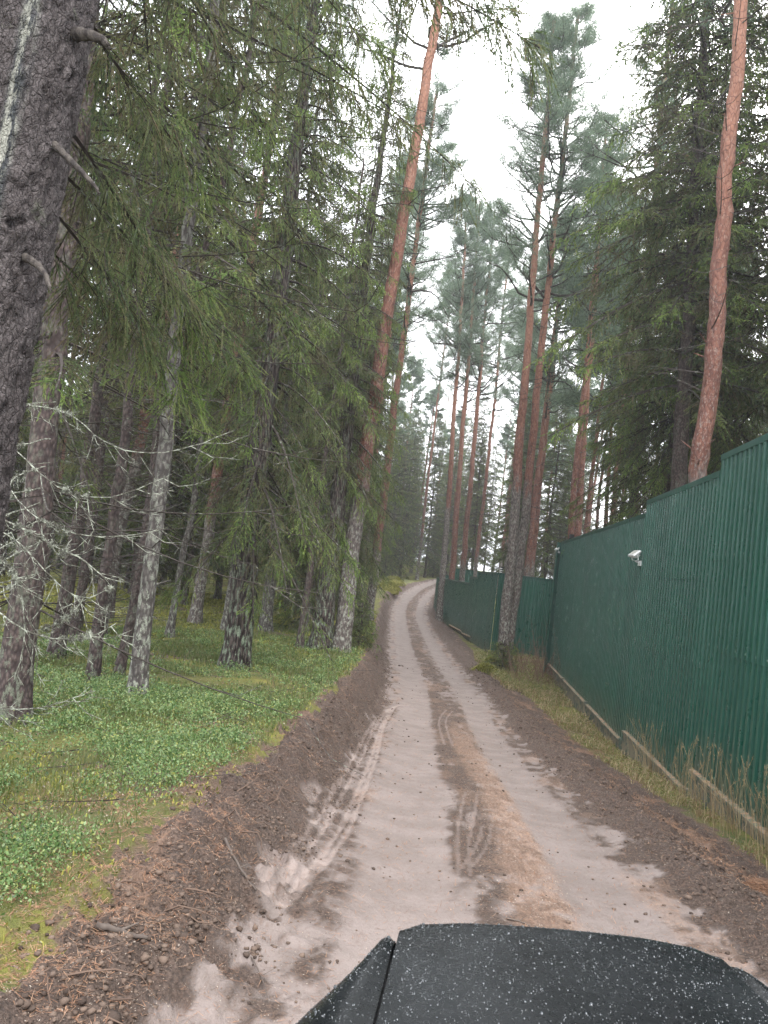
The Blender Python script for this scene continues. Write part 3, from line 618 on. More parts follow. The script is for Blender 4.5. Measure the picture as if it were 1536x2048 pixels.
def spruce_crown(seed, H, zc, Lm, lod, whorl=.42, per=4, tg=.4, dead=26, deadL=1.6, lowthin=True, droop=.13, flat=.7, deadup=1.5, deadt=.009):
    r_ = np.random.default_rng(seed); g = Geo(); z = zc
    while z < H-.25:
        f = (z-zc)/(H-zc); k = per+(r_.random() < .5)
        a0 = r_.uniform(0, 6.28)
        for j in range(k):
            L = Lm*(1-f)**flat*r_.uniform(.6, 1.12)+.18
            if f < .15 and lowthin and r_.random() < .3: continue
            limb(g, (0, 0, z+r_.uniform(-.12, .12)), a0+j*2*math.pi/k+r_.normal(0, .25), L, R(-14+42*f+r_.normal(0, 6)), r_, lod, droop*(1-.5*f), .07, .012+.008*L, tg, 1, 1)
        z += whorl*r_.uniform(.8, 1.2)*(1-.35*f)
    for _ in range(dead):
        dead_twig(g, (0, 0, r_.uniform(1.0, zc+deadup)), r_.uniform(0, 6.28), deadL*r_.uniform(.4, 1.2), R(r_.uniform(-22, 8)), r_, deadt, .22, 1, 3 if lod is not FAR else 1)
    return g.build('crown', [M_ndl, M_twg], False, 'tip')
def pine_crown(seed, H, z0, z1, Lm, nb, clump=24, nl=.12, nw=.019, dead=12, dz=(.35, .6)):
    r_ = np.random.default_rng(seed); g = Geo(); r2_ = r_
    def wander(p, d, L, r0, n=6, up=.12):
        P = [np.array(p, float)]; d = np.array(d, float)
        for _ in range(n): d = unit(d+r_.normal(0, .22, 3)+[0, 0, up]); P.append(P[-1]+d*L/n)
        return np.array(P)
    for _ in range(nb):
        f = r_.random()**.65; z = z0+(z1-z0)*f; az = r_.uniform(0, 6.28); L = Lm*(1-.72*f**1.5)*r_.uniform(.5, 1.1)
        P = wander((0, 0, z), (math.cos(az), math.sin(az), r_.uniform(-.15, .5)), L, .03); g.tube(P, np.linspace(.012+.014*L, .008, len(P)), 4, 1)
        for i in range(2, len(P)):
            for _k in range(3):
                a = az+r_.normal(0, 1.0); l = r_.uniform(.3, .8)*(.5+L/4)
                Q = wander(P[i], (math.cos(a), math.sin(a), r_.uniform(0, .7)), l, .01, 3, .18); g.tube(Q, [.012, .01, .008, .005], 3, 1)
                for q in (Q[-1], Q[-2]) if r_.random() < .7 else (Q[-1],):
                    m = clump; c = q+r_.normal(0, .10, (m, 3))*[1.25, 1.25, .7]; d = unit(r_.normal(0, 1, (m, 3))+[0, 0, .5]); w = unit(np.cross(d, r_.normal(0, 1, (m, 3))))*nw/2*r_.uniform(.6, 1.3, (m, 1))
                    g.tris(c, d*nl*r_.uniform(.6, 1.3, (m, 1)), w, 0)
    for _ in range(dead):
        dead_twig(g, (0, 0, H*r_.uniform(*dz)), r_.uniform(0, 6.28), r_.uniform(.8, 3.0), R(r_.uniform(-5, 25)), r_, .017, .1, 1, 5)
    g.tube([(0, 0, z1-2.), (0, 0, H)], [.05, .01], 5, 1)
    return g.build('crown', [M_pnd, M_twg])
def lean_rot(lx, ly=0): return (-math.atan(ly), math.atan(lx), 0)
def tree(name, label, x, y, lx, trunk, crown, sc_=1., rz=0., group=None, ly=0., cz=1., zoff=0.):
    t = thing(name, label, 'tree', (x, y, float(Gf(np.array([x]), np.array([y]))[0])-.03+zoff), lean_rot(lx, ly), group)
    put('trunk', trunk, t, scale=(1, 1, 1))
    if crown is not None: put('crown', crown, t, rot=(0, 0, rz), scale=sc_ if isinstance(sc_, tuple) else (sc_,)*3)
    return t

# ---------------------------------------------------------------- crown prototypes
cr_near = spruce_crown(11, 17, 4.4, 2.6, MIDN, .75, 4, .7, 70, 3.0, deadup=6, deadt=.015)
cr_near2 = spruce_crown(12, 19, 5.0, 2.7, MIDN, .8, 4, .6, 70, 3.0, deadup=6, deadt=.015)
cr_mid = [spruce_crown(21, 21, 4.0, 3.2, MID, .46, 5, .9, 34, 2.6, deadup=5, deadt=.013, droop=.16), spruce_crown(22, 22, 3.0, 3.5, MID, .46, 5, .9, 20, 1.6, droop=.2), spruce_crown(23, 19, 5.0, 2.7, MID, .5, 4, .7, 34, 1.6)]
cr_hi = spruce_crown(24, 23, 7.4, 3.2, MID, .36, 5, .8, 10, 1.0, droop=.18)
cr_slim = [spruce_crown(31, 16, 6.0, 1.8, MID, .75, 4, .5, 60, 1.3), spruce_crown(32, 17, 7.0, 2.0, MID, .78, 4, .2, 60, 1.4)]
cr_far = [spruce_crown(41, 20, 2.5, 3.0, FAR, .36, 5, .6, 16, 1.4), spruce_crown(42, 23, 4.0, 3.3, FAR, .38, 5, .4, 20, 1.4), spruce_crown(43, 17, 1.2, 2.8, FAR, .34, 5, .7, 8, 1.2)]
cr_young = [spruce_crown(51, 7, .5, 1.7, MID, .26, 5, .8, 4, .6, False, .14, .9), spruce_crown(52, 10, .7, 2.2, MID, .28, 5, .8, 4, .6, False, .16, .9)]
cr_ypale = spruce_crown(53, 1.5, .12, .8, MIDN, .14, 5, 1.6, 0, .3, False, .05, .9)
cr_pine = [pine_crown(61, 29, 14.5, 28.5, 4.3, 96, 46, dead=20, dz=(.22, .5)), pine_crown(62, 29.5, 15, 29, 4.0, 92, 46, dead=20, dz=(.22, .55)), pine_crown(63, 28, 14.5, 27.5, 3.7, 84, 46, dead=20, dz=(.22, .55))]
cr_pbare = pine_crown(66, 29, 18.5, 28.5, 3.8, 60, 40, dead=26, dz=(.28, .62))
cr_pfar = [pine_crown(64, 27, 11, 26.5, 3.6, 64, 14, .24, .06, 10), pine_crown(65, 26, 12.5, 25.5, 3.2, 58, 14, .24, .06, 10)]
tk_far = [trunk_mesh(20, .17, .02, 7, 71, .06), trunk_mesh(21, .2, .02, 7, 72, .08), trunk_mesh(17, .14, .02, 7, 73, .06)]
tk_farg = [trunk_mesh(20, .16, .02, 7, 74, .06, mat=M_bg), trunk_mesh(17, .11, .02, 7, 75, .1, mat=M_bg)]
tk_low = trunk_mesh(6.5, .07, .01, 6, 79)
tk_pfar = [trunk_mesh(27, .21, .05, 8, 76, .05, orange=6, mat=M_bp), trunk_mesh(26, .18, .05, 8, 77, .08, orange=4, mat=M_bp)]

# ---------------------------------------------------------------- hero spruce at the edge of the frame
HX, HY = -2.77, 3.6
hz = float(Gf(np.array([HX]), np.array([HY]))[0])
T1 = thing('spruce_tree', 'huge close spruce trunk with purple grey flaky bark and a pale resin streak', 'tree', (HX, HY, hz-.05), lean_rot(.042))
n, k = 620, 150; z = np.linspace(-.3, 9, n)[:, None]; an = (np.arange(k)/k*2*np.pi)[None]
rad = (.345-.012*z)*(1+.4*np.exp(-np.maximum(z, 0)/.3))
u1 = an/(2*np.pi)*22; 
def wrapn(su, sz, o=4, off=0, g_=.55):
    w = (an/(2*np.pi)); a = fbm(w*su+off, z*sz+off, o, g_); b = fbm((w-1)*su+off, z*sz+off, o, g_); return a*(1-w)+b*w
fl = wrapn(40, 13); fl2 = wrapn(90, 38, 3, 9); ck = np.abs(wrapn(26, 5, 3, 4)-.5)
rad = rad+.016*sst(.42, .58, fl)+.010*(fl2-.5)-.012*(1-sst(0, .04, ck))
for (zz, aa, s_) in ((3.44, -.62, .05), (4.3, -.1, .03), (2.3, -.5, .03), (4.9, -.5, .03)):
    da = np.abs((an-aa+np.pi) % (2*np.pi)-np.pi)*.38; rad = rad+s_*np.exp(-((z-zz)**2+da**2)/.006)*(1+2*(fl2-.5))-s_*1.3*np.exp(-((z-zz)**2+da**2)/.0012)
V = np.stack([rad*np.cos(an), rad*np.sin(an), z+0*an], -1).reshape(-1, 3)
i = np.arange(n-1)[:, None]*k; j = np.arange(k)[None]; j2 = (j+1) % k
da = ((an+.95+np.pi) % (2*np.pi)-np.pi)+.10*(wrapn(3, 1.2, 2, 2)-.5)
resin = np.exp(-(da/.13)**4)*sst(2.9, 3.5, z)*sst(.25, .45, wrapn(30, 3, 3, 6))
put('trunk', mesh('trunk', V, np.stack([i+j, i+j2, i+k+j2, i+k+j], -1).reshape(-1, 4), [M_hero], None, dict(resin=(resin+0*an).ravel()), True), T1)
def W2L(o, p): return np.array(o.matrix_basis.inverted() @ Vector(p))
for a, b, c, r0 in (((-2.30, 3.55, 4.76), (-2.13, 3.5, 4.72), (-2.06, 3.5, 4.66), .024), ((-2.33, 3.55, 4.18), (-2.12, 3.5, 4.02), (-1.99, 3.5, 3.90), .015), ((-2.35, 3.5, 3.56), (-2.20, 3.45, 3.48), (-2.11, 3.4, 3.36), .016)):
    P = np.array([W2L(T1, p) for p in (a, b, c)]); tt = np.linspace(0, 2, 14); rs = np.random.default_rng(int(r0*1e4))
    Q = np.stack([smooth_interp_l(tt, np.arange(3), P[:, q]) for q in range(3)], 1)+rs.normal(0, r0*.10, (14, 3)); rr_ = r0*np.linspace(1.45, .5, 14)*rs.uniform(.95, 1.05, 14)
    g = Geo(); g.tube(Q, rr_, 9)
    for q in range(5): e = Q[-1]+rs.normal(0, r0*.4, 3); g.tube([Q[-1]+rs.normal(0, r0*.2, 3), e+(Q[-1]-Q[-2])*rs.uniform(.3, 1.2)], [r0*.35, .001], 4)
    put('branch_stub', g.build('branch_stub', [M_stub], True), T1)
r_ = np.random.default_rng(81); g = Geo()
for p, tip, th, tg, hg_ in (((-2.5, 3.8, 4.5), (-2.12, 5.3, 3.75), .014, 1.1, 1.5), ((-2.6, 3.8, 4.1), (-2.30, 5.5, 3.35), .012, 1.2, 1.2), ((-2.6, 3.8, 5.3), (-2.35, 5.0, 4.75), .012, .8, 1.5), ((-2.5, 3.8, 5.1), (-2.05, 4.7, 4.55), .012, .9, 1.5), ((-2.7, 4, 3.9), (-2.9, 5.9, 3.7), .012, 1., 1.3), ((-2.5, 3.8, 5.9), (-1.7, 5.2, 5.3), .012, .5, 1.6), ((-2.6, 3.9, 4.3), (-1.95, 5.9, 3.55), .013, 1.3, 1.2), ((-2.5, 3.8, 6.5), (-1.2, 5.5, 6.0), .012, .4, 1.6), ((-2.7, 3.9, 4.6), (-2.9, 6.2, 4.5), .012, .7, 1.4)):
    q0, q1 = W2L(T1, p), W2L(T1, tip); d = q1-q0; L = math.hypot(d[0], d[1]); e = math.atan2(d[2]+.16*L, L)
    limb(g, q0, math.atan2(d[1], d[0]), L, e, r_, NEAR, .08, .0, th, tg, 1.1, hg_)
for zz in np.arange(6.6, 8.8, .5):
    for a in r_.uniform(0, 6.28, 3): limb(g, (0, 0, zz), a, r_.uniform(2, 3), R(-10), r_, MIDN, .15, .05, .02, .3, 1, 1)
put('crown', g.build('crown', [M_ndl, M_twg], False, 'tip'), T1)

# ---------------------------------------------------------------- second spruce with the pale lichen-covered bare boughs
T2 = tree('spruce_tree', 'dark leaning spruce with pale lichen-covered bare boughs, beside the huge close trunk', -4.69, 8.02, -.03, trunk_mesh(16, .18, .03, 18, 101, .05, mat=M_bs, dz=.25), cr_near, .95, 1.)
r_ = np.random.default_rng(82)
def lichen_bough(P, r0, parent, seed, amount=1.):
    r0 = r0*.62
    r_ = np.random.default_rng(seed); P = np.array([W2L(parent, p) for p in P]); t = np.linspace(0, len(P)-1, 26)
    Q = np.stack([smooth_interp_l(t, np.arange(len(P)), P[:, c]) for c in range(3)], 1)+r_.normal(0, .003, (26, 3))
    g = Geo(); g.tube(Q, np.linspace(r0, r0*.45, 26)*r_.uniform(.8, 1.25, 26), 6)
    L = np.linalg.norm(np.diff(Q, axis=0), axis=1).sum()
    for _ in range(int(5.5*L)):
        i = r_.integers(3, 25); d = unit(np.array([r_.normal(0, .7), r_.normal(0, .7), r_.normal(-.35, .5)])+1.1*unit(Q[i]-Q[i-1])); l = r_.uniform(.1, .36)
        S = [Q[i], Q[i]+d*l*.5+[0, 0, -.12*l], Q[i]+d*l+[0, 0, -.02*l]]; g.tube(S, [r0*.45, r0*.38, r0*.22], 4)
        for _k in range(3):
            b = S[1]+(S[2]-S[1])*r_.random(); e = b+unit(d+r_.normal(0, .8, 3))*r_.uniform(.03, .12); g.tube([b, e], [r0*.3, r0*.15], 3)
    m = int(1500*L*amount); i = r_.integers(1, 25, m); c0 = Q[i]+r_.normal(0, .012, (m, 3)); w = vn(i*.45+seed, i*0.) > .52
    c0 = c0[w]; m = len(c0); d = unit(r_.normal(0, 1, (m, 3)))*r_.uniform(.006, .02, (m, 1)); g.tris(c0, d, unit(np.cross(d, r_.normal(0, 1, (m, 3))))*r_.uniform(.002, .006, (m, 1)))
    put('bare_bough', g.build('bare_bough', [M_lch]), parent)
boughs = [
    ([(-3.9, 5.6, 2.35), (-3.22, 5.1, 2.24), (-2.85, 5.0, 2.12), (-2.48, 5, 2.02), (-2.50, 5, 1.82), (-2.65, 5, 1.6), (-2.9, 5, 1.5)], .011),
    ([(-3.9, 5.8, 1.75), (-3.15, 5, 1.62), (-2.85, 5, 1.48), (-2.5, 5, 1.50), (-2.25, 5, 1.66)], .012),
    ([(-4.2, 6.5, 2.9), (-3.3, 5.2, 2.75), (-2.9, 5.1, 2.50), (-2.45, 5, 2.45), (-1.98, 5, 2.72)], .009),
    ([(-4.2, 6.5, 2.6), (-3.2, 5.2, 2.35), (-2.8, 5, 2.22), (-2.4, 5, 2.2), (-1.96, 5, 2.34)], .008),
    ([(-4.2, 6.2, 1.4), (-3.3, 5, 1.02), (-2.95, 5, .96), (-2.62, 5, 1.05), (-2.33, 5, 1.2)], .010),
    ([(-4., 6, 2.0), (-3.1, 5, 1.95), (-2.95, 5, 1.7), (-2.9, 5, 1.4), (-2.95, 5, 1.1)], .009),
    ([(-4.2, 6.5, 3.3), (-3.0, 5.3, 3.1), (-2.6, 5.2, 2.82), (-2.1, 5.2, 2.85), (-1.65, 5.2, 3.1)], .008),
    ([(-4., 6, 2.2), (-3.1, 5.1, 2.1), (-2.8, 5, 1.9), (-2.55, 5, 1.75), (-2.3, 5, 1.9)], .009),
    ([(-4., 6, 1.9), (-3.3, 4.9, 1.75), (-3.0, 4.9, 1.85), (-2.75, 4.9, 1.95), (-2.6, 4.9, 2.2)], .008)]
for q, (P, r0) in enumerate(boughs): lichen_bough([(-4.6, 7.9, P[0][2]+.3)]+P, r0, T2, 300+q, 1. if r0 > .0085 else .45)
# the dark bough that hangs over the track at the top of the frame, and two lower sweeping limbs
r_ = np.random.default_rng(83)
for p, tip, tg_, dn in (((-4.6, 8, 10.1), (.16, 8.1, 7.75), .1, 1.7), ((-4.6, 8, 10.6), (-.15, 8.0, 8.25), .1, 1.6), ((-4.6, 8.1, 8.6), (-1.5, 9.3, 7.6), .2, 1.2), ((-4.6, 8.1, 9.3), (-.5, 11, 7.85), .0, .8), ((-4.6, 8.1, 10.8), (-1.3, 8.6, 9.3), .1, .8), ((-4.7, 8.1, 7.6), (-2.4, 9.8, 6.2), .5, .8)):
    g = Geo(); q0, q1 = W2L(T2, p), W2L(T2, tip); d = q1-q0; L = math.hypot(d[0], d[1]); limb(g, q0, math.atan2(d[1], d[0]), L, math.atan2(d[2]+.2*L, L), r_, MIDN, .1, .0, .028, tg_, dn, 1.5)
    put('hanging_bough', g.build('hanging_bough', [M_ndl, M_twg], False, 'tip'), T2)

# ---------------------------------------------------------------- individually placed trees
def big(name, label, x, y, lx, H, r0, crown, s=1., rz=0., mat=M_bs, orange=None, k=16, snags=0, seed=None, wob=.05, rt=.03, ly=0., rough=.05, flare=.4):
    for c_, h_ in zip(cr_pine, (29, 29.5, 28)):
        if crown is c_: s = (s, s, H*1.012/h_)
    seed = seed if seed is not None else int(abs(x*100)+y*10)
    return tree(name, label, x, y, lx, trunk_mesh(H, r0, rt, k, seed, wob, orange, flare, .3, mat, snags, rough), crown, s, rz, None, ly)
T7 = big('spruce_tree', 'stout old spruce with furrowed black and green-lichened bark standing in grass', -4.57, 16.0, -.002, 21, .30, cr_mid[1], (.68, .68, 1.05), .5, M_bo, k=26, rough=.12, flare=.3)
T9 = big('spruce_tree', 'thick dark furrowed spruce trunk touching the leaning roadside pine', -4.03, 22.96, 0., 21, .32, cr_mid[0], (.62, .62, 1.05), 2.1, M_bo, k=24, rough=.12)
big('spruce_tree', 'thin dark stem close against the thick furrowed trunk beside the roadside pine', -4.55, 22.4, .003, 15, .11, cr_slim[1], .85, 1.)
T10 = big('pine_tree', 'tall leaning pine at the track edge, grey scaly base turning red above', -3.46, 23.22, .021, 29, .275, cr_pbare, 1.0, 1.2, M_bp, 5.0, 20, 10, rt=.09, flare=.25)
T6 = big('spruce_tree', 'slender grey lichen-spotted trunk rising from the bilberry carpet', -4.21, 10.22, -.035, 17, .12, cr_slim[0], 1.05, .3, M_bg, k=14, snags=8)
big('spruce_tree', 'dim slender trunk standing just behind the spruce with bare boughs', -7.09, 12.02, -.06, 18, .2, cr_near2, (.82, .82, 1.), 2.)
big('spruce_tree', 'dark slanting spruce stem between the bare boughs and the slender stems', -7.34, 13.72, .016, 17, .14, cr_slim[1], 1., .2, snags=8)
big('spruce_tree', 'thin reddish brown stem just ahead of the slender grey trunk', -5.45, 11.42, -.019, 16, .095, cr_slim[0], .95, 2.2, snags=10)
big('spruce_tree', 'thin straight brown stem nearest the slender grey lichen-spotted trunk', -5.49, 12.42, .063, 16, .08, cr_slim[1], .95, 4., snags=10)
big('spruce_tree', 'grey spruce trunk seen just past the stout old one in grass', -6.71, 26.66, -.03, 20, .22, cr_mid[2], 1., 1.4, M_bg)
big('spruce_tree', 'spruce at the bank with low green boughs just past the leaning roadside pine', -5.5, 37.06, -.022, 19, .24, cr_mid[1], (.7, .7, .95), 3., M_bo)
big('spruce_tree', 'spruce with foliage down to the bank before the bend', -7.0, 48.5, -.021, 18, .2, cr_mid[1], (.75, .75, .9), 4.)
# pines of the far side
big('pine_tree', 'grey and red pine with lichen base before the lower fence, first of the touching pair', 2.17, 37, -.028, 32, .27, cr_pine[1], 1., .4, M_bp, 8.5, 16, 8, rt=.09)
big('pine_tree', 'red pine rising right behind the grey-based pine of the touching pair', 2.42, 37.7, .002, 33, .25, cr_pine[0], 1.0, 2.6, M_bp, 8.5, 16, 8, rt=.09)
big('pine_tree', 'slim pink pine behind the cross panel of the lower fence', 4.67, 55, -.006, 31, .26, cr_pine[2], 1.05, 1.4, M_bp, 5.5, 12, 8, rt=.07)
big('pine_tree', 'orange red pine showing over the far end of the tall fence', 6.51, 45, -.038, 29, .27, cr_pine[2], .9, 3.4, M_bp, 3, 12, 6, rt=.07)
P4 = big('pine_tree', 'big red-barked pine standing close behind the tall fence', 4.98, 18, -.005, 29, .235, cr_pbare, 1., 5.5, M_bp, 6.3, 22, 45, rt=.10, wob=.08, rough=.12)
for lab, x, y, lx, c, orr in (('greyest of the three far pines over the lower fence', -1.63, 62, -.05, 1, 9), ('reddest of the three far pines over the lower fence', -.83, 63, -.042, 2, 1.5), ('slanting pine nearest the touching pair among the three far pines', -.11, 64, -.026, 0, 5)):
    big('pine_tree', lab, x, y, lx, 35, .27, cr_pine[c], .95, x*3, M_bp, orr, 12, 6, rt=.07)
big('pine_tree', 'tall orange pine showing behind the leaning roadside pine', -4.73, 40, .009, 29, .25, cr_pine[2], 1.05, 1., M_bp, 4, 12, 8, rt=.08)
big('pine_tree', 'red pine trunk showing high between the dark spruce boughs', -9.4, 27, .02, 29, .22, cr_pine[0], 1., 2., M_bp, 4, 12, 6, rt=.09)
big('pine_tree', 'red pine glimpsed high behind the slender grey trunk', -9.8, 20.5, .05, 29, .17, cr_pine[2], 1., 3., M_bp, 5, 12, 6, rt=.08)
# spruces behind the fence
big('spruce_tree', 'large dark green spruce with drooping boughs right behind the red fence pine', 6.1, 23, -.032, 31, .30, cr_hi, (1.4, 1.4, 1.35), 1.1, M_bs, k=16)
big('spruce_tree', 'dense spruce overhanging the stepped top of the tall fence', 9.4, 16.5, 0, 26, .2, cr_mid[0], (1.15, 1.15, 1.25), 3.1)
big('spruce_tree', 'tall spruce at the back of the red fence pine, closer to the tall fence steps', 8.2, 21.5, 0, 30, .22, cr_hi, (1.25, 1.25, 1.3), 2.1)
big('spruce_tree', 'dense green spruce beyond the floodlight section of the fence', 7.9, 28, 0, 28, .2, cr_hi, (1.1, 1.1, 1.25), 4.4)
big('spruce_tree', 'shorter feathery spruce behind the far corner of the tall fence', 7.4, 37.5, 0, 12, .14, cr_young[1], 1.15, .8)
big('spruce_tree', 'bushy spruce behind the lower fence between the pine groups', 3.6, 58, 0, 18, .2, cr_mid[1], .85, 5.)
big('spruce_tree', 'drooping green spruce behind the slim pink pine', 6.2, 62, 0, 18, .2, cr_mid[0], .95, 2.)
for lab, x, y, lx, H, c in (('pine with a broad crown right of the touching pair, rising behind the fence corner', 5.4, 40.5, -.02, 29, 1), ('tall pine whose crown meets the right hand spruces above the far fence corner'.replace('right hand ', 'big green '), 8.4, 47, -.01, 28, 0), ('tall pine standing between the touching pair and the big green spruces, nearer the tall fence', 6.9, 33.5, -.02, 31, 0), ('pine crown filling the gap above the lower fence cross panel', 3.6, 47.5, .01, 27, 2)):
    big('pine_tree', lab, x, y, lx, H, .2, cr_pine[c], 1., x*2, M_bp, 5, 12, 6, rt=.07)
for lab, x, y, H in (('broad pale green spruce behind the fence where its top steps twice', 6.6, 27.5, 24), ('tall narrow spruce behind the far part of the tall fence', 6.4, 32.5, 22), ('lofty spruce beyond the red fence pine with boughs over the frame corner', 7.9, 15.5, 29)):
    big('spruce_tree', lab, x, y, 0, H, .2, cr_hi, (.8, .8, H/23), x*5, M_bs)
for lab, x, y, lx, H, c in (('slim pine left of the bend, first behind the bank spruces'.replace('left of', 'before'), -7.2, 54, .0, 32, 0), ('tall pine over the bank just short of the rise', -8.6, 63, .01, 35, 1), ('tall pine closest to the far short fence panel', 1.0, 72, -.01, 36, 2), ('pine on the rise where the track disappears', -1.6, 86, -.02, 36, 0), ('pale far pine between the bend and the three far pines', -5.6, 92, 0., 38, 1), ('pale far pine beyond the short fence panel', 3.6, 82, 0., 37, 0)):
    big('pine_tree', lab, x, y, lx, H, .2, cr_pine[c], 1.05, x*2, M_bp, 5, 10, 4, rt=.07)
# young spruces along the left bank
for lab, x, y, c, s in (('young spruce with pale green boughs on the bank past the leaning pine', -5.9, 30, 1, .85), ('young spruce crowding the bank halfway to the bend', -7.0, 42.5, 1, 1.0), ('bushy young spruce on the bank where the track bends', -9.2, 57, 1, 1.1), ('small green spruce high on the bank beyond the bend', -10.4, 68, 1, 1.1)):
    big('young_spruce', lab, x, y, 0, 7*s if c == 0 else 10*s, .07, cr_young[c], s, x, k=8)
for lab, x, y, s in (('tiny yellow-green spruce at the foot of the touching pines', 2.0, 33.5, 1.), ('pale spruce seedling on the bank beside the leaning pine base', -3.2, 25.3, .8), ('pale spruce seedling farther along the bank toward the bend', -4.2, 33, .9)):
    big('spruce_seedling', lab, x, y, 0, 1.4*s, .02, cr_ypale, s, x, k=6)

# ---------------------------------------------------------------- the forest around, tree by tree
rf = np.random.default_rng(2024); placed = [(-4.57, 16), (-4.03, 23), (-3.46, 23.2), (-4.21, 10.2), (-7.1, 12), (-7.3, 13.7), (-5.4, 11.8), (-6.7, 26.7), (-4.69, 8)]
def free(x, y, d):
    for a, b in placed:
        if (a-x)**2+(b-y)**2 < d*d: return False
    placed.append((x, y)); return True
cnt = 0
def scatter(n, xr, yr, dmin, kind, tmin=4.5):
    global cnt
    made = 0; tries = 0
    while made < n and tries < n*40:
        tries += 1; y = rf.uniform(*yr); x = rf.uniform(*xr)
        # keep inside a generous wedge of the view
        if x < -.62*y-9 or x > .50*y+9: continue
        t, _ = road_t(np.array([x]), np.array([y]))
        if abs(t[0]) < tmin or not free(x, y, dmin): continue
        made += 1; cnt += 1
        kind(x, y, rf.uniform(.8, 1.15), rf.uniform(0, 6.28), rf.normal(0, .018))
def k_slim(x, y, s, rz, l):
    i = rf.integers(2); tree('spruce_tree', 'slender bare-stemmed spruce in the shade of the forest interior', x, y, l, tk_farg[i] if rf.random() < .4 else tk_far[2], cr_slim[i] if y < 30 else cr_far[1], s, rz, 'slender shaded spruces of the forest interior')
def k_mid(x, y, s, rz, l):
    i = rf.integers(3); tree('spruce_tree', 'full-grown spruce with drooping boughs among the middle rows of the forest', x, y, l, tk_far[i], cr_mid[i], s, rz, 'drooping spruces of the middle rows')
def k_far(x, y, s, rz, l):
    i = rf.integers(3); tree('spruce_tree', 'distant spruce fading into the back of the forest', x, y, l, tk_far[i], cr_far[i], s, rz, 'distant spruces at the back')
def k_low(x, y, s, rz, l):
    tree('young_spruce', 'low young spruce filling the rise beyond the bend', x, y, l, tk_low, cr_young[1], s*.7, rz, 'low young spruces on the rise beyond the bend')
def k_pfar(x, y, s, rz, l):
    i = rf.integers(2); tree('pine_tree', 'distant pine with orange upper stem at the back of the forest', x, y, l*1.4, tk_pfar[i], cr_pfar[i], s, rz, 'distant pines at the back')
def k_right(x, y, s, rz, l):
    i = rf.integers(3); tree('spruce_tree', 'spruce standing behind the green fence in the wooded plot', x, y, l, tk_far[i], cr_mid[i] if y < 38 else cr_far[i], s, rz, 'spruces of the wooded plot behind the fence')
scatter(26, (-24, -5.6), (13, 34), 1.5, k_slim)
scatter(6, (-26, -7.5), (17, 40), 3.4, k_mid)
scatter(54, (-60, -9), (38, 75), 2.0, k_far)
scatter(34, (-16, 8), (84, 124), 2.4, k_far, 4)
scatter(9, (-14, 8), (82, 118), 1.6, k_low, 4)
scatter(12, (-14, 8), (80, 120), 2, k_pfar, 4)
scatter(46, (-80, -10), (75, 118), 2.4, k_far)
scatter(15, (8.8, 26), (14, 45), 3.2, k_right)
scatter(26, (7, 50), (42, 85), 3., k_right)
scatter(30, (-2, 60), (80, 120), 3., k_far, 5)
scatter(16, (4.5, 30), (43, 72), 2.6, k_pfar)
scatter(22, (-30, 50), (72, 118), 3.2, k_pfar, 5)
scatter(10, (-30, -7), (30, 70), 3, k_pfar)
# ---------------------------------------------------------------- ground cover
def leafmat(name, cols, rough=.5, tr=.3):
    m = Mat(name, rough, .4); c = m.ramp(m.rnd(), [(i/(len(cols)-1), c) for i, c in enumerate(cols)]); m.color(c); m.trans(c, tr); return m
M_bil = leafmat('bilberry_leaf', [(.04, .085, .025), (.09, .165, .05), (.15, .245, .08), (.25, .34, .16), (.30, .31, .08)], .35)
M_gra = leafmat('forest_grass', [(.06, .09, .025), (.10, .145, .035), (.15, .18, .055), (.20, .18, .09)], .6)
M_mos = leafmat('moss_tuft', [(.11, .12, .025), (.22, .22, .045), (.33, .31, .07)], .9, .1)
M_dry = leafmat('dry_grass', [(.20, .13, .07), (.36, .27, .15), (.48, .40, .24)], .8)
M_nee = leafmat('fallen_needles', [(.17, .08, .045), (.28, .14, .08), (.36, .22, .14), (.11, .065, .045)], .8, .05)
M_clod = Mat('soil_clod', .9); M_clod.color(M_clod.mix(M_clod.rnd(), (.05, .035, .028), (.16, .115, .09))); M_clod.bump(M_clod.noise(60), .5, .01)
M_chip = leafmat('bark_and_leaf_bits', [(.10, .065, .05), (.22, .14, .10), (.42, .36, .30), (.08, .05, .04)], .8, .05)
M_wv = leafmat('verge_leaf', [(.14, .14, .04), (.26, .24, .08), (.12, .17, .05), (.34, .28, .15)], .7)
rg = np.random.default_rng(4)
def sample(n, xr, yr, prob, power=1.):
    x = rg.uniform(*xr, n*3); u = rg.random(n*3); y = yr[0]*(yr[1]/yr[0])**(u**power)
    p = prob(x, y); k = rg.random(n*3) < p; return x[k][:n], y[k][:n]
def on(x, y): return np.stack([x, y, Gf(x, y)], 1)
def tabs(x, y): return road_t(x, y)[0]
def leaves(g, P, size, up=.6, m=0, asp=.62):
    n = len(P); N = unit(rg.normal(0, 1, (n, 3))*[1, 1, .6]+[0, 0, up]); a = unit(np.cross(N, rg.normal(0, 1, (n, 3)))); b = np.cross(N, a); s = size*rg.uniform(.6, 1.3, n); s = s[:, None]
    V = np.stack([P, P+a*s*.5+b*s*asp*.5, P+a*s, P+a*s*.5-b*s*asp*.5], 1).reshape(-1, 3); g.add(V, np.arange(4*n).reshape(-1, 4), m)
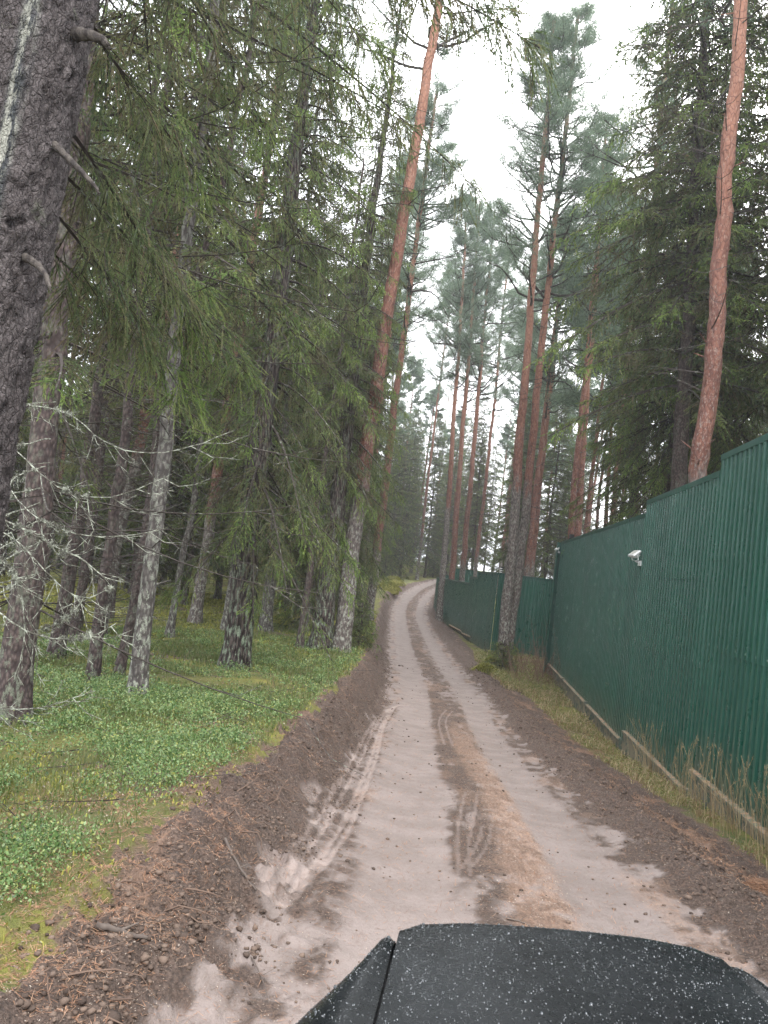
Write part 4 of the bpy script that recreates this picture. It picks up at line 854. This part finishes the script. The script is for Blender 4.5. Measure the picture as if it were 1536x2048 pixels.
def blades(g, B, h, w, bend, m=0, a=0.):
    n = len(B); d = rg.uniform(0, 6.28, n); H = np.stack([np.cos(d), np.sin(d), 0*d], 1); S = np.stack([-np.sin(d), np.cos(d), 0*d], 1)
    h = (h*rg.uniform(.5, 1.3, n))[:, None]; bb = (bend*rg.uniform(.2, 1.5, n))[:, None]; w = (np.broadcast_to(w, (n,)))[:, None]
    M1 = B+H*h*bb*.3+[0, 0, 1]*h*.55; T = B+H*h*bb*1.0+[0, 0, 1]*h*(.98-.3*bb)
    V = np.stack([B-S*w, B+S*w, M1+S*w*.8, M1-S*w*.8, T], 1).reshape(-1, 3); o = np.arange(n)[:, None]*5
    g.add(V, (np.array([[0, 1, 2, 3]])+o), m); g.T.append(np.array([[3, 2, 4]])+o+g.n-5*n); g.mt.append(np.full(n, m))
# bilberry and lingonberry shrubs
def p_bil(x, y):
    t = tabs(x, y); e = sst(2.38, 2.62, -t); n = fbm(x*.9+3, y*.9, 3); near = (.1+.9*sst(.40, .56, n))*(.35+.65*sst(.3, .5, fbm(x*3+8, y*3, 2)))*(1-.75*sst(9, 14, y)); edge = 1-.75*(1-sst(.2, 1.1, -t-2.7))*(1-sst(3, 8, y))*0
    hole = 1-.6*np.exp(-((y-5.4)/.5)**2-((x+2.9)/.7)**2)
    return e*near*hole
x, y = sample(15000, (-10, -2), (3.0, 24), p_bil)
n = len(x); h = rg.uniform(.06, .22, n); g = Geo(); B = on(x, y)
k = 22; I = np.repeat(np.arange(n), k); f = rg.random(len(I))**.7
sp = rg.normal(0, 1, (len(I), 3))*[.055, .055, 0]*(.3+f[:, None]); P = B[I]+sp; P[:, 2] += h[I]*f
leaves(g, P, (.014+.0015*y[I])*rg.uniform(.6, 1.25, n)[I], .7)
put('bilberry_shrub', g.build('bilberry_shrub', [M_bil]), kind='stuff')
# grass
def p_gr(x, y):
    t = tabs(x, y); n = fbm(x*.7+30, y*.7, 3); return sst(2.4, 2.6, -t)*np.clip(sst(6.5, 10, y)*(1-sst(20, 30, y)*.85)*(1-sst(6, 13, -x)*.8)*sst(.25, .5, n)+.25*sst(.35, .6, n), 0, 1)
x, y = sample(90000, (-16, -2), (3.5, 34), p_gr, .85); g = Geo(); blades(g, on(x, y), .05+.14*fbm(x*.8, y*.8, 3), .0016+.00028*y, .5)
put('grass', g.build('grass', [M_gra]), kind='stuff')
# moss tufts: short broad blades
def p_mo(x, y):
    t = tabs(x, y); n = fbm(x*.8+60, y*.8, 3); return sst(2.35, 2.5, -t)*np.clip((1-sst(5.5, 7.5, y))*.8+sst(16, 22, y)+.3*sst(.5, .6, n), 0, 1)*sst(.3, .5, n)
x, y = sample(90000, (-24, -1.7), (3, 48), p_mo, .9); g = Geo(); blades(g, on(x, y), .03+.0016*y, .003+.0007*y, .7)
put('moss', g.build('moss', [M_mos]), kind='stuff')
# verge plants by the fence
def p_ve(x, y):
    t = tabs(x, y); n = fbm(x*1.2+90, y*.9, 3); return sst(2.8, 3.15, t)*(x < 3.86)*sst(.38, .55, n)*(y < 33)*(.45+.55*sst(9, 16, y))+(y > 27)*(y < 41)*(x > .9)*(t > 2.4)*(x < 5)*.9
x, y = sample(15000, (.8, 6), (4.5, 41), p_ve, .9); B = on(x, y); n = len(x); g = Geo()
I = np.repeat(np.arange(n), 4); P = B[I]+rg.normal(0, .04, (len(I), 3))*[1, 1, 0]; P[:, 2] += rg.uniform(.01, .12, len(I))*(1+1.5*(y[I] > 27)); leaves(g, P, .014+.0013*y[I], .8)
put('verge_plants', g.build('verge_plants', [M_wv]), kind='stuff')
x, y = sample(15000, (.8, 6), (4.5, 41), p_ve, .9); g = Geo(); blades(g, on(x, y), .11+.004*y, .0018+.0003*y, .9)
# taller straw stems against the fence, with seed heads
x = 3.80-np.abs(rg.normal(0, .16, 420)); y = 6.2+9*rg.random(420)**1.3; k = fbm(x*0+3, y*1.3, 2) > .42; x, y = x[k], y[k]; B = on(x, y); n = len(x)
hh = rg.uniform(.35, 1.05, n); ld = rg.normal(0, .16, (n, 2))
for i in range(n):
    T = B[i]+[ld[i, 0]*hh[i]-.08, ld[i, 1]*hh[i], hh[i]]; Mi = (B[i]+T)/2+[-.3*ld[i, 0]*hh[i], 0, .04]; g.tube([B[i], Mi, T], [.0028, .0022, .0014], 3)
    if rg.random() < .6:
        m = 16; c = T-(T-Mi)*rg.random((m, 1))*.35; d = unit(unit(T-Mi)+rg.normal(0, .35, (m, 3)))*.035; g.tris(c, d, unit(np.cross(d, rg.normal(0, 1, (m, 3))))*.004)
put('dry_grass', g.build('dry_grass', [M_dry]), kind='stuff')
# reddish brushwood on the verge beyond the tall fence
g = Geo(); 
for _ in range(260):
    bx, by = rg.uniform(2.2, 4.6), rg.uniform(29, 38); b = on(np.array([bx]), np.array([by]))[0]; dead_twig(g, b, rg.uniform(0, 6.28), rg.uniform(.3, .8), R(rg.uniform(40, 75)), rg, .009, .05, 0, 4)
M_brw = Mat('reddish_brushwood', .8); M_brw.color((.17, .10, .075))
put('brushwood', g.build('brushwood', [M_brw]), kind='stuff')
# fallen needles in drifts
def p_ne(x, y):
    t = np.abs(tabs(x, y)); n = fbm(x*1.8+7, y*1.8, 4, .6); return np.clip(sst(1.8, 2.2, t)*sst(.46, .62, n)*(1-sst(3.2, 4, t))*np.where(x < 0, .6, 1.)+.05, 0, 1)
x, y = sample(110000, (-4.2, 3.9), (3.0, 26), p_ne, 1.); P = on(x, y)+[0, 0, .006]; n = len(x); a = rg.uniform(0, 6.28, n); d = np.stack([np.cos(a), np.sin(a), rg.normal(0, .22, n)], 1)*rg.uniform(.02, .075, (n, 1)); w = unit(np.cross(d, [0, 0, 1.]))*(.0009+.00022*y)[:, None]
P[:, 2] += np.abs(d[:, 2])*.5; g = Geo(); g.tris(P-d/2, d, w); put('needle_litter', g.build('needle_litter', [M_nee]), kind='stuff')
# chips, leaf and bark bits scattered on track and shoulder
def p_ch(x, y):
    t = tabs(x, y); return np.clip(.3+.8*np.exp(-((t-.28)/.3)**4)*(1-sst(16, 20, y))-.8*np.exp(-((t+.8)/.4)**4)-.6*np.exp(-((t-.8)/.28)**4)+.5*sst(1.5, 2, np.abs(t)), .02, 1)
x, y = sample(80000, (-3.2, 3.6), (3.0, 22), p_ch, 1.); g = Geo(); leaves(g, on(x, y)+[0, 0, .004], .009+.0007*y, 2.5, 0, .35); put('bark_litter', g.build('bark_litter', [M_chip]), kind='stuff')
x, y = sample(14000, (-14, -2), (3.2, 30), lambda x, y: sst(2.4, 2.6, -tabs(x, y))*.6, .8); g = Geo(); leaves(g, on(x, y)+[0, 0, .03], .02+.001*y, 2.0, 0, .4); put('dead_leaves', g.build('dead_leaves', [M_chip]), kind='stuff')
g = Geo(); x, y = sample(420, (-14, -2), (4, 34), lambda x, y: sst(2.4, 2.7, -tabs(x, y))*.7, .8); B = on(x, y)
for i in range(len(x)): dead_twig(g, B[i]+[0, 0, .03], rg.uniform(0, 6.28), rg.uniform(.2, .9), R(rg.uniform(-2, 14)), rg, .006, .05, 0, 3)
put('twig_debris', g.build('twig_debris', [M_twg]), kind='stuff')
# roots torn out along the cut bank
g = Geo()
for _ in range(150):
    y = 3.2*10**rg.uniform(0, .95); xc = float(np.interp(y, _py, _px))-rg.uniform(2.05, 2.5); b = on(np.array([xc]), np.array([y]))[0]; a = rg.uniform(-.9, .9); L = rg.uniform(.12, .5)
    P = [b-[0, 0, .02]]; d = np.array([math.cos(a), math.sin(a), rg.uniform(-.1, .4)])
    for _k in range(4): d = unit(d+rg.normal(0, .35, 3)+[0, 0, -.18]); P.append(P[-1]+d*L/4)
    for q in range(1, 5): P[q][2] = max(P[q][2], float(Gf(P[q][0:1], P[q][1:2])[0])+.004)
    g.tube(P, np.linspace(rg.uniform(.003, .009), .0015, 5), 4)
M_rt = Mat('torn_root', .85); M_rt.color((.12, .08, .06)); put('root_tangle', g.build('root_tangle', [M_rt]), kind='stuff')
# clods of soil
def blob(seed):
    import bmesh
    b = bmesh.new(); bmesh.ops.create_icosphere(b, subdivisions=1, radius=1); r_ = np.random.default_rng(seed)
    V = np.array([v.co[:] for v in b.verts])*r_.uniform(.65, 1.25, (len(b.verts), 1)); F = np.array([[v.index for v in f.verts] for f in b.faces]); b.free(); return V, F
blobs = [blob(i) for i in range(6)]
def p_cl(x, y):
    t = np.abs(tabs(x, y)); return np.clip(np.exp(-((t-2.05)/.35)**2)+.02*(t < 1.6)+.5*np.exp(-((t-1.65)/.1)**2), 0, 1)*sst(.3, .6, fbm(x*2, y*2, 3))
x, y = sample(26000, (-4, 3.8), (3.0, 34), p_cl, 1.); B = on(x, y); g = Geo(); s = rg.gamma(2., .0036, len(x))+.003+.0004*y
for i in range(len(x)):
    V, F = blobs[i % 6]; a = rg.uniform(0, 6.28); c, s_ = math.cos(a), math.sin(a); Vr = V@np.array([[c, s_, 0], [-s_, c, 0], [0, 0, .7]]); g.add(B[i]+Vr*s[i]+[0, 0, s[i]*.25], F)
put('soil_clods', g.build('soil_clods', [M_clod], True), kind='stuff')
# the heap of orange needles by the fence
def heap(x, y, r, h, n, name, label, mat, L=.09):
    z0 = float(Gf(np.array([x]), np.array([y]))[0]); t = put(name, None, None, (x, y, z0)); bpy.data.objects.remove(t)
    a = rg.uniform(0, 6.28, n); q = r*np.sqrt(rg.random(n)); P = np.stack([q*np.cos(a), q*np.sin(a), h*(1-(q/r)**2)*rg.uniform(.4, 1, n)], 1)
    d = unit(rg.normal(0, 1, (n, 3))*[1, 1, .45])*L*rg.uniform(.5, 1.3, (n, 1)); w = unit(np.cross(d, rg.normal(0, 1, (n, 3))))*.0022
    g = Geo(); g.tris(P-d/2, d, w); V, F = blobs[0]; g.add(V*[r*.85, r*.85, h*.7], F, 1); put(name, g.build(name, [mat, M_clod]), None, (x, y, z0), label=label, category='pile')
heap(2.86, 7.2, .25, .17, 2600, 'needle_pile', 'small heap of orange brown needles and straw on the right shoulder soil'.replace('right ', ''), M_nee)
# sticks
M_stk = Mat('fallen_stick', .85); M_stk.color(M_stk.mix(M_stk.noise(20), (.06, .045, .04), (.16, .13, .11)))
for lab, P, r0 in (('short dark stick lying on the soil bank below the bilberries', [(-1.45, 5.35), (-1.25, 5.15), (-1.1, 5.1)], .012), ('thin forked twig lying across the wheel track before the car', [(1.5, 5.6), (1.75, 5.72), (2.05, 5.6)], .006),
                   ('flat dark bark strip lying on the needle-strewn bank', [(-1.62, 3.75), (-1.5, 3.85), (-1.38, 3.93)], .022), ('curved thin twig on the soil beside the tyre marks', [(-1.0, 4.5), (-.85, 4.3), (-.72, 4.0)], .005), ('dark broken twig in the middle of the track', [(.55, 5.7), (.65, 5.68), (.72, 5.6)], .008)):
    P = np.array(P); b = on(P[:, 0], P[:, 1]); o = b[0].copy(); b = b-o; b[:, 2] += r0*.8; tt = np.linspace(0, 2, 9); Q = np.stack([smooth_interp_l(tt, np.arange(3), b[:, c]) for c in range(3)], 1)+rg.normal(0, r0*.3, (9, 3))
    g = Geo(); g.tube(Q, np.linspace(r0, r0*.5, 9), 5); g.tube([Q[4], Q[4]+[.06, .09, .01]], [r0*.5, r0*.2], 4)
    put('stick', g.build('stick', [M_stk], True), None, tuple(o), label=lab, category='stick')
# mossy mounds
def mound(x, y, r, h, label):
    z0 = float(Gf(np.array([x]), np.array([y]))[0]); n = 2600; a = rg.uniform(0, 6.28, n); q = r*np.sqrt(rg.random(n)); hh = h*(1-(q/r)**2)*(.75+.4*fbm(q*np.cos(a)*3+x, q*np.sin(a)*3+y))
    B = np.stack([q*np.cos(a), q*np.sin(a), hh], 1); g = Geo(); blades(g, B, .14, .016, 1.1); V, F = blobs[2]; g.add(V*[r*.9, r*.9, h*.85], F)
    put('moss_mound', g.build('moss_mound', [M_mos]), None, (x, y, z0), label=label, category='moss mound')
mound(1.25, 31.5, .55, .35, 'bright yellow-green mossy mound on the verge before the touching pines')
mound(1.75, 35.5, .6, .4, 'yellow-green mossy mound at the foot of the touching pines')
mound(-3.6, 27.5, .6, .25, 'mossy hummock on the bank beside the leaning pine')
mound(-7.0, 73, 1.3, .8, 'yellow ferny mound on the rise at the bend')
mound(-7.3, 80, 1.4, .9, 'yellow ferny mound higher up past the bend')
# ---------------------------------------------------------------- damp air
hb = Geo(); hb.box(-100, 80, -8, 140, -12, 34)
M_hz = bpy.data.materials.new('damp_air'); M_hz.use_nodes = True; t = M_hz.node_tree; t.nodes.clear()
v = t.nodes.new('ShaderNodeVolumePrincipled'); v.inputs['Density'].default_value = .0008; v.inputs['Color'].default_value = (.93, .96, 1, 1); v.inputs['Anisotropy'].default_value = .2
o = t.nodes.new('ShaderNodeOutputMaterial'); t.links.new(v.outputs[0], o.inputs['Volume'])
put('haze', hb.build('haze', [M_hz]), kind='stuff')
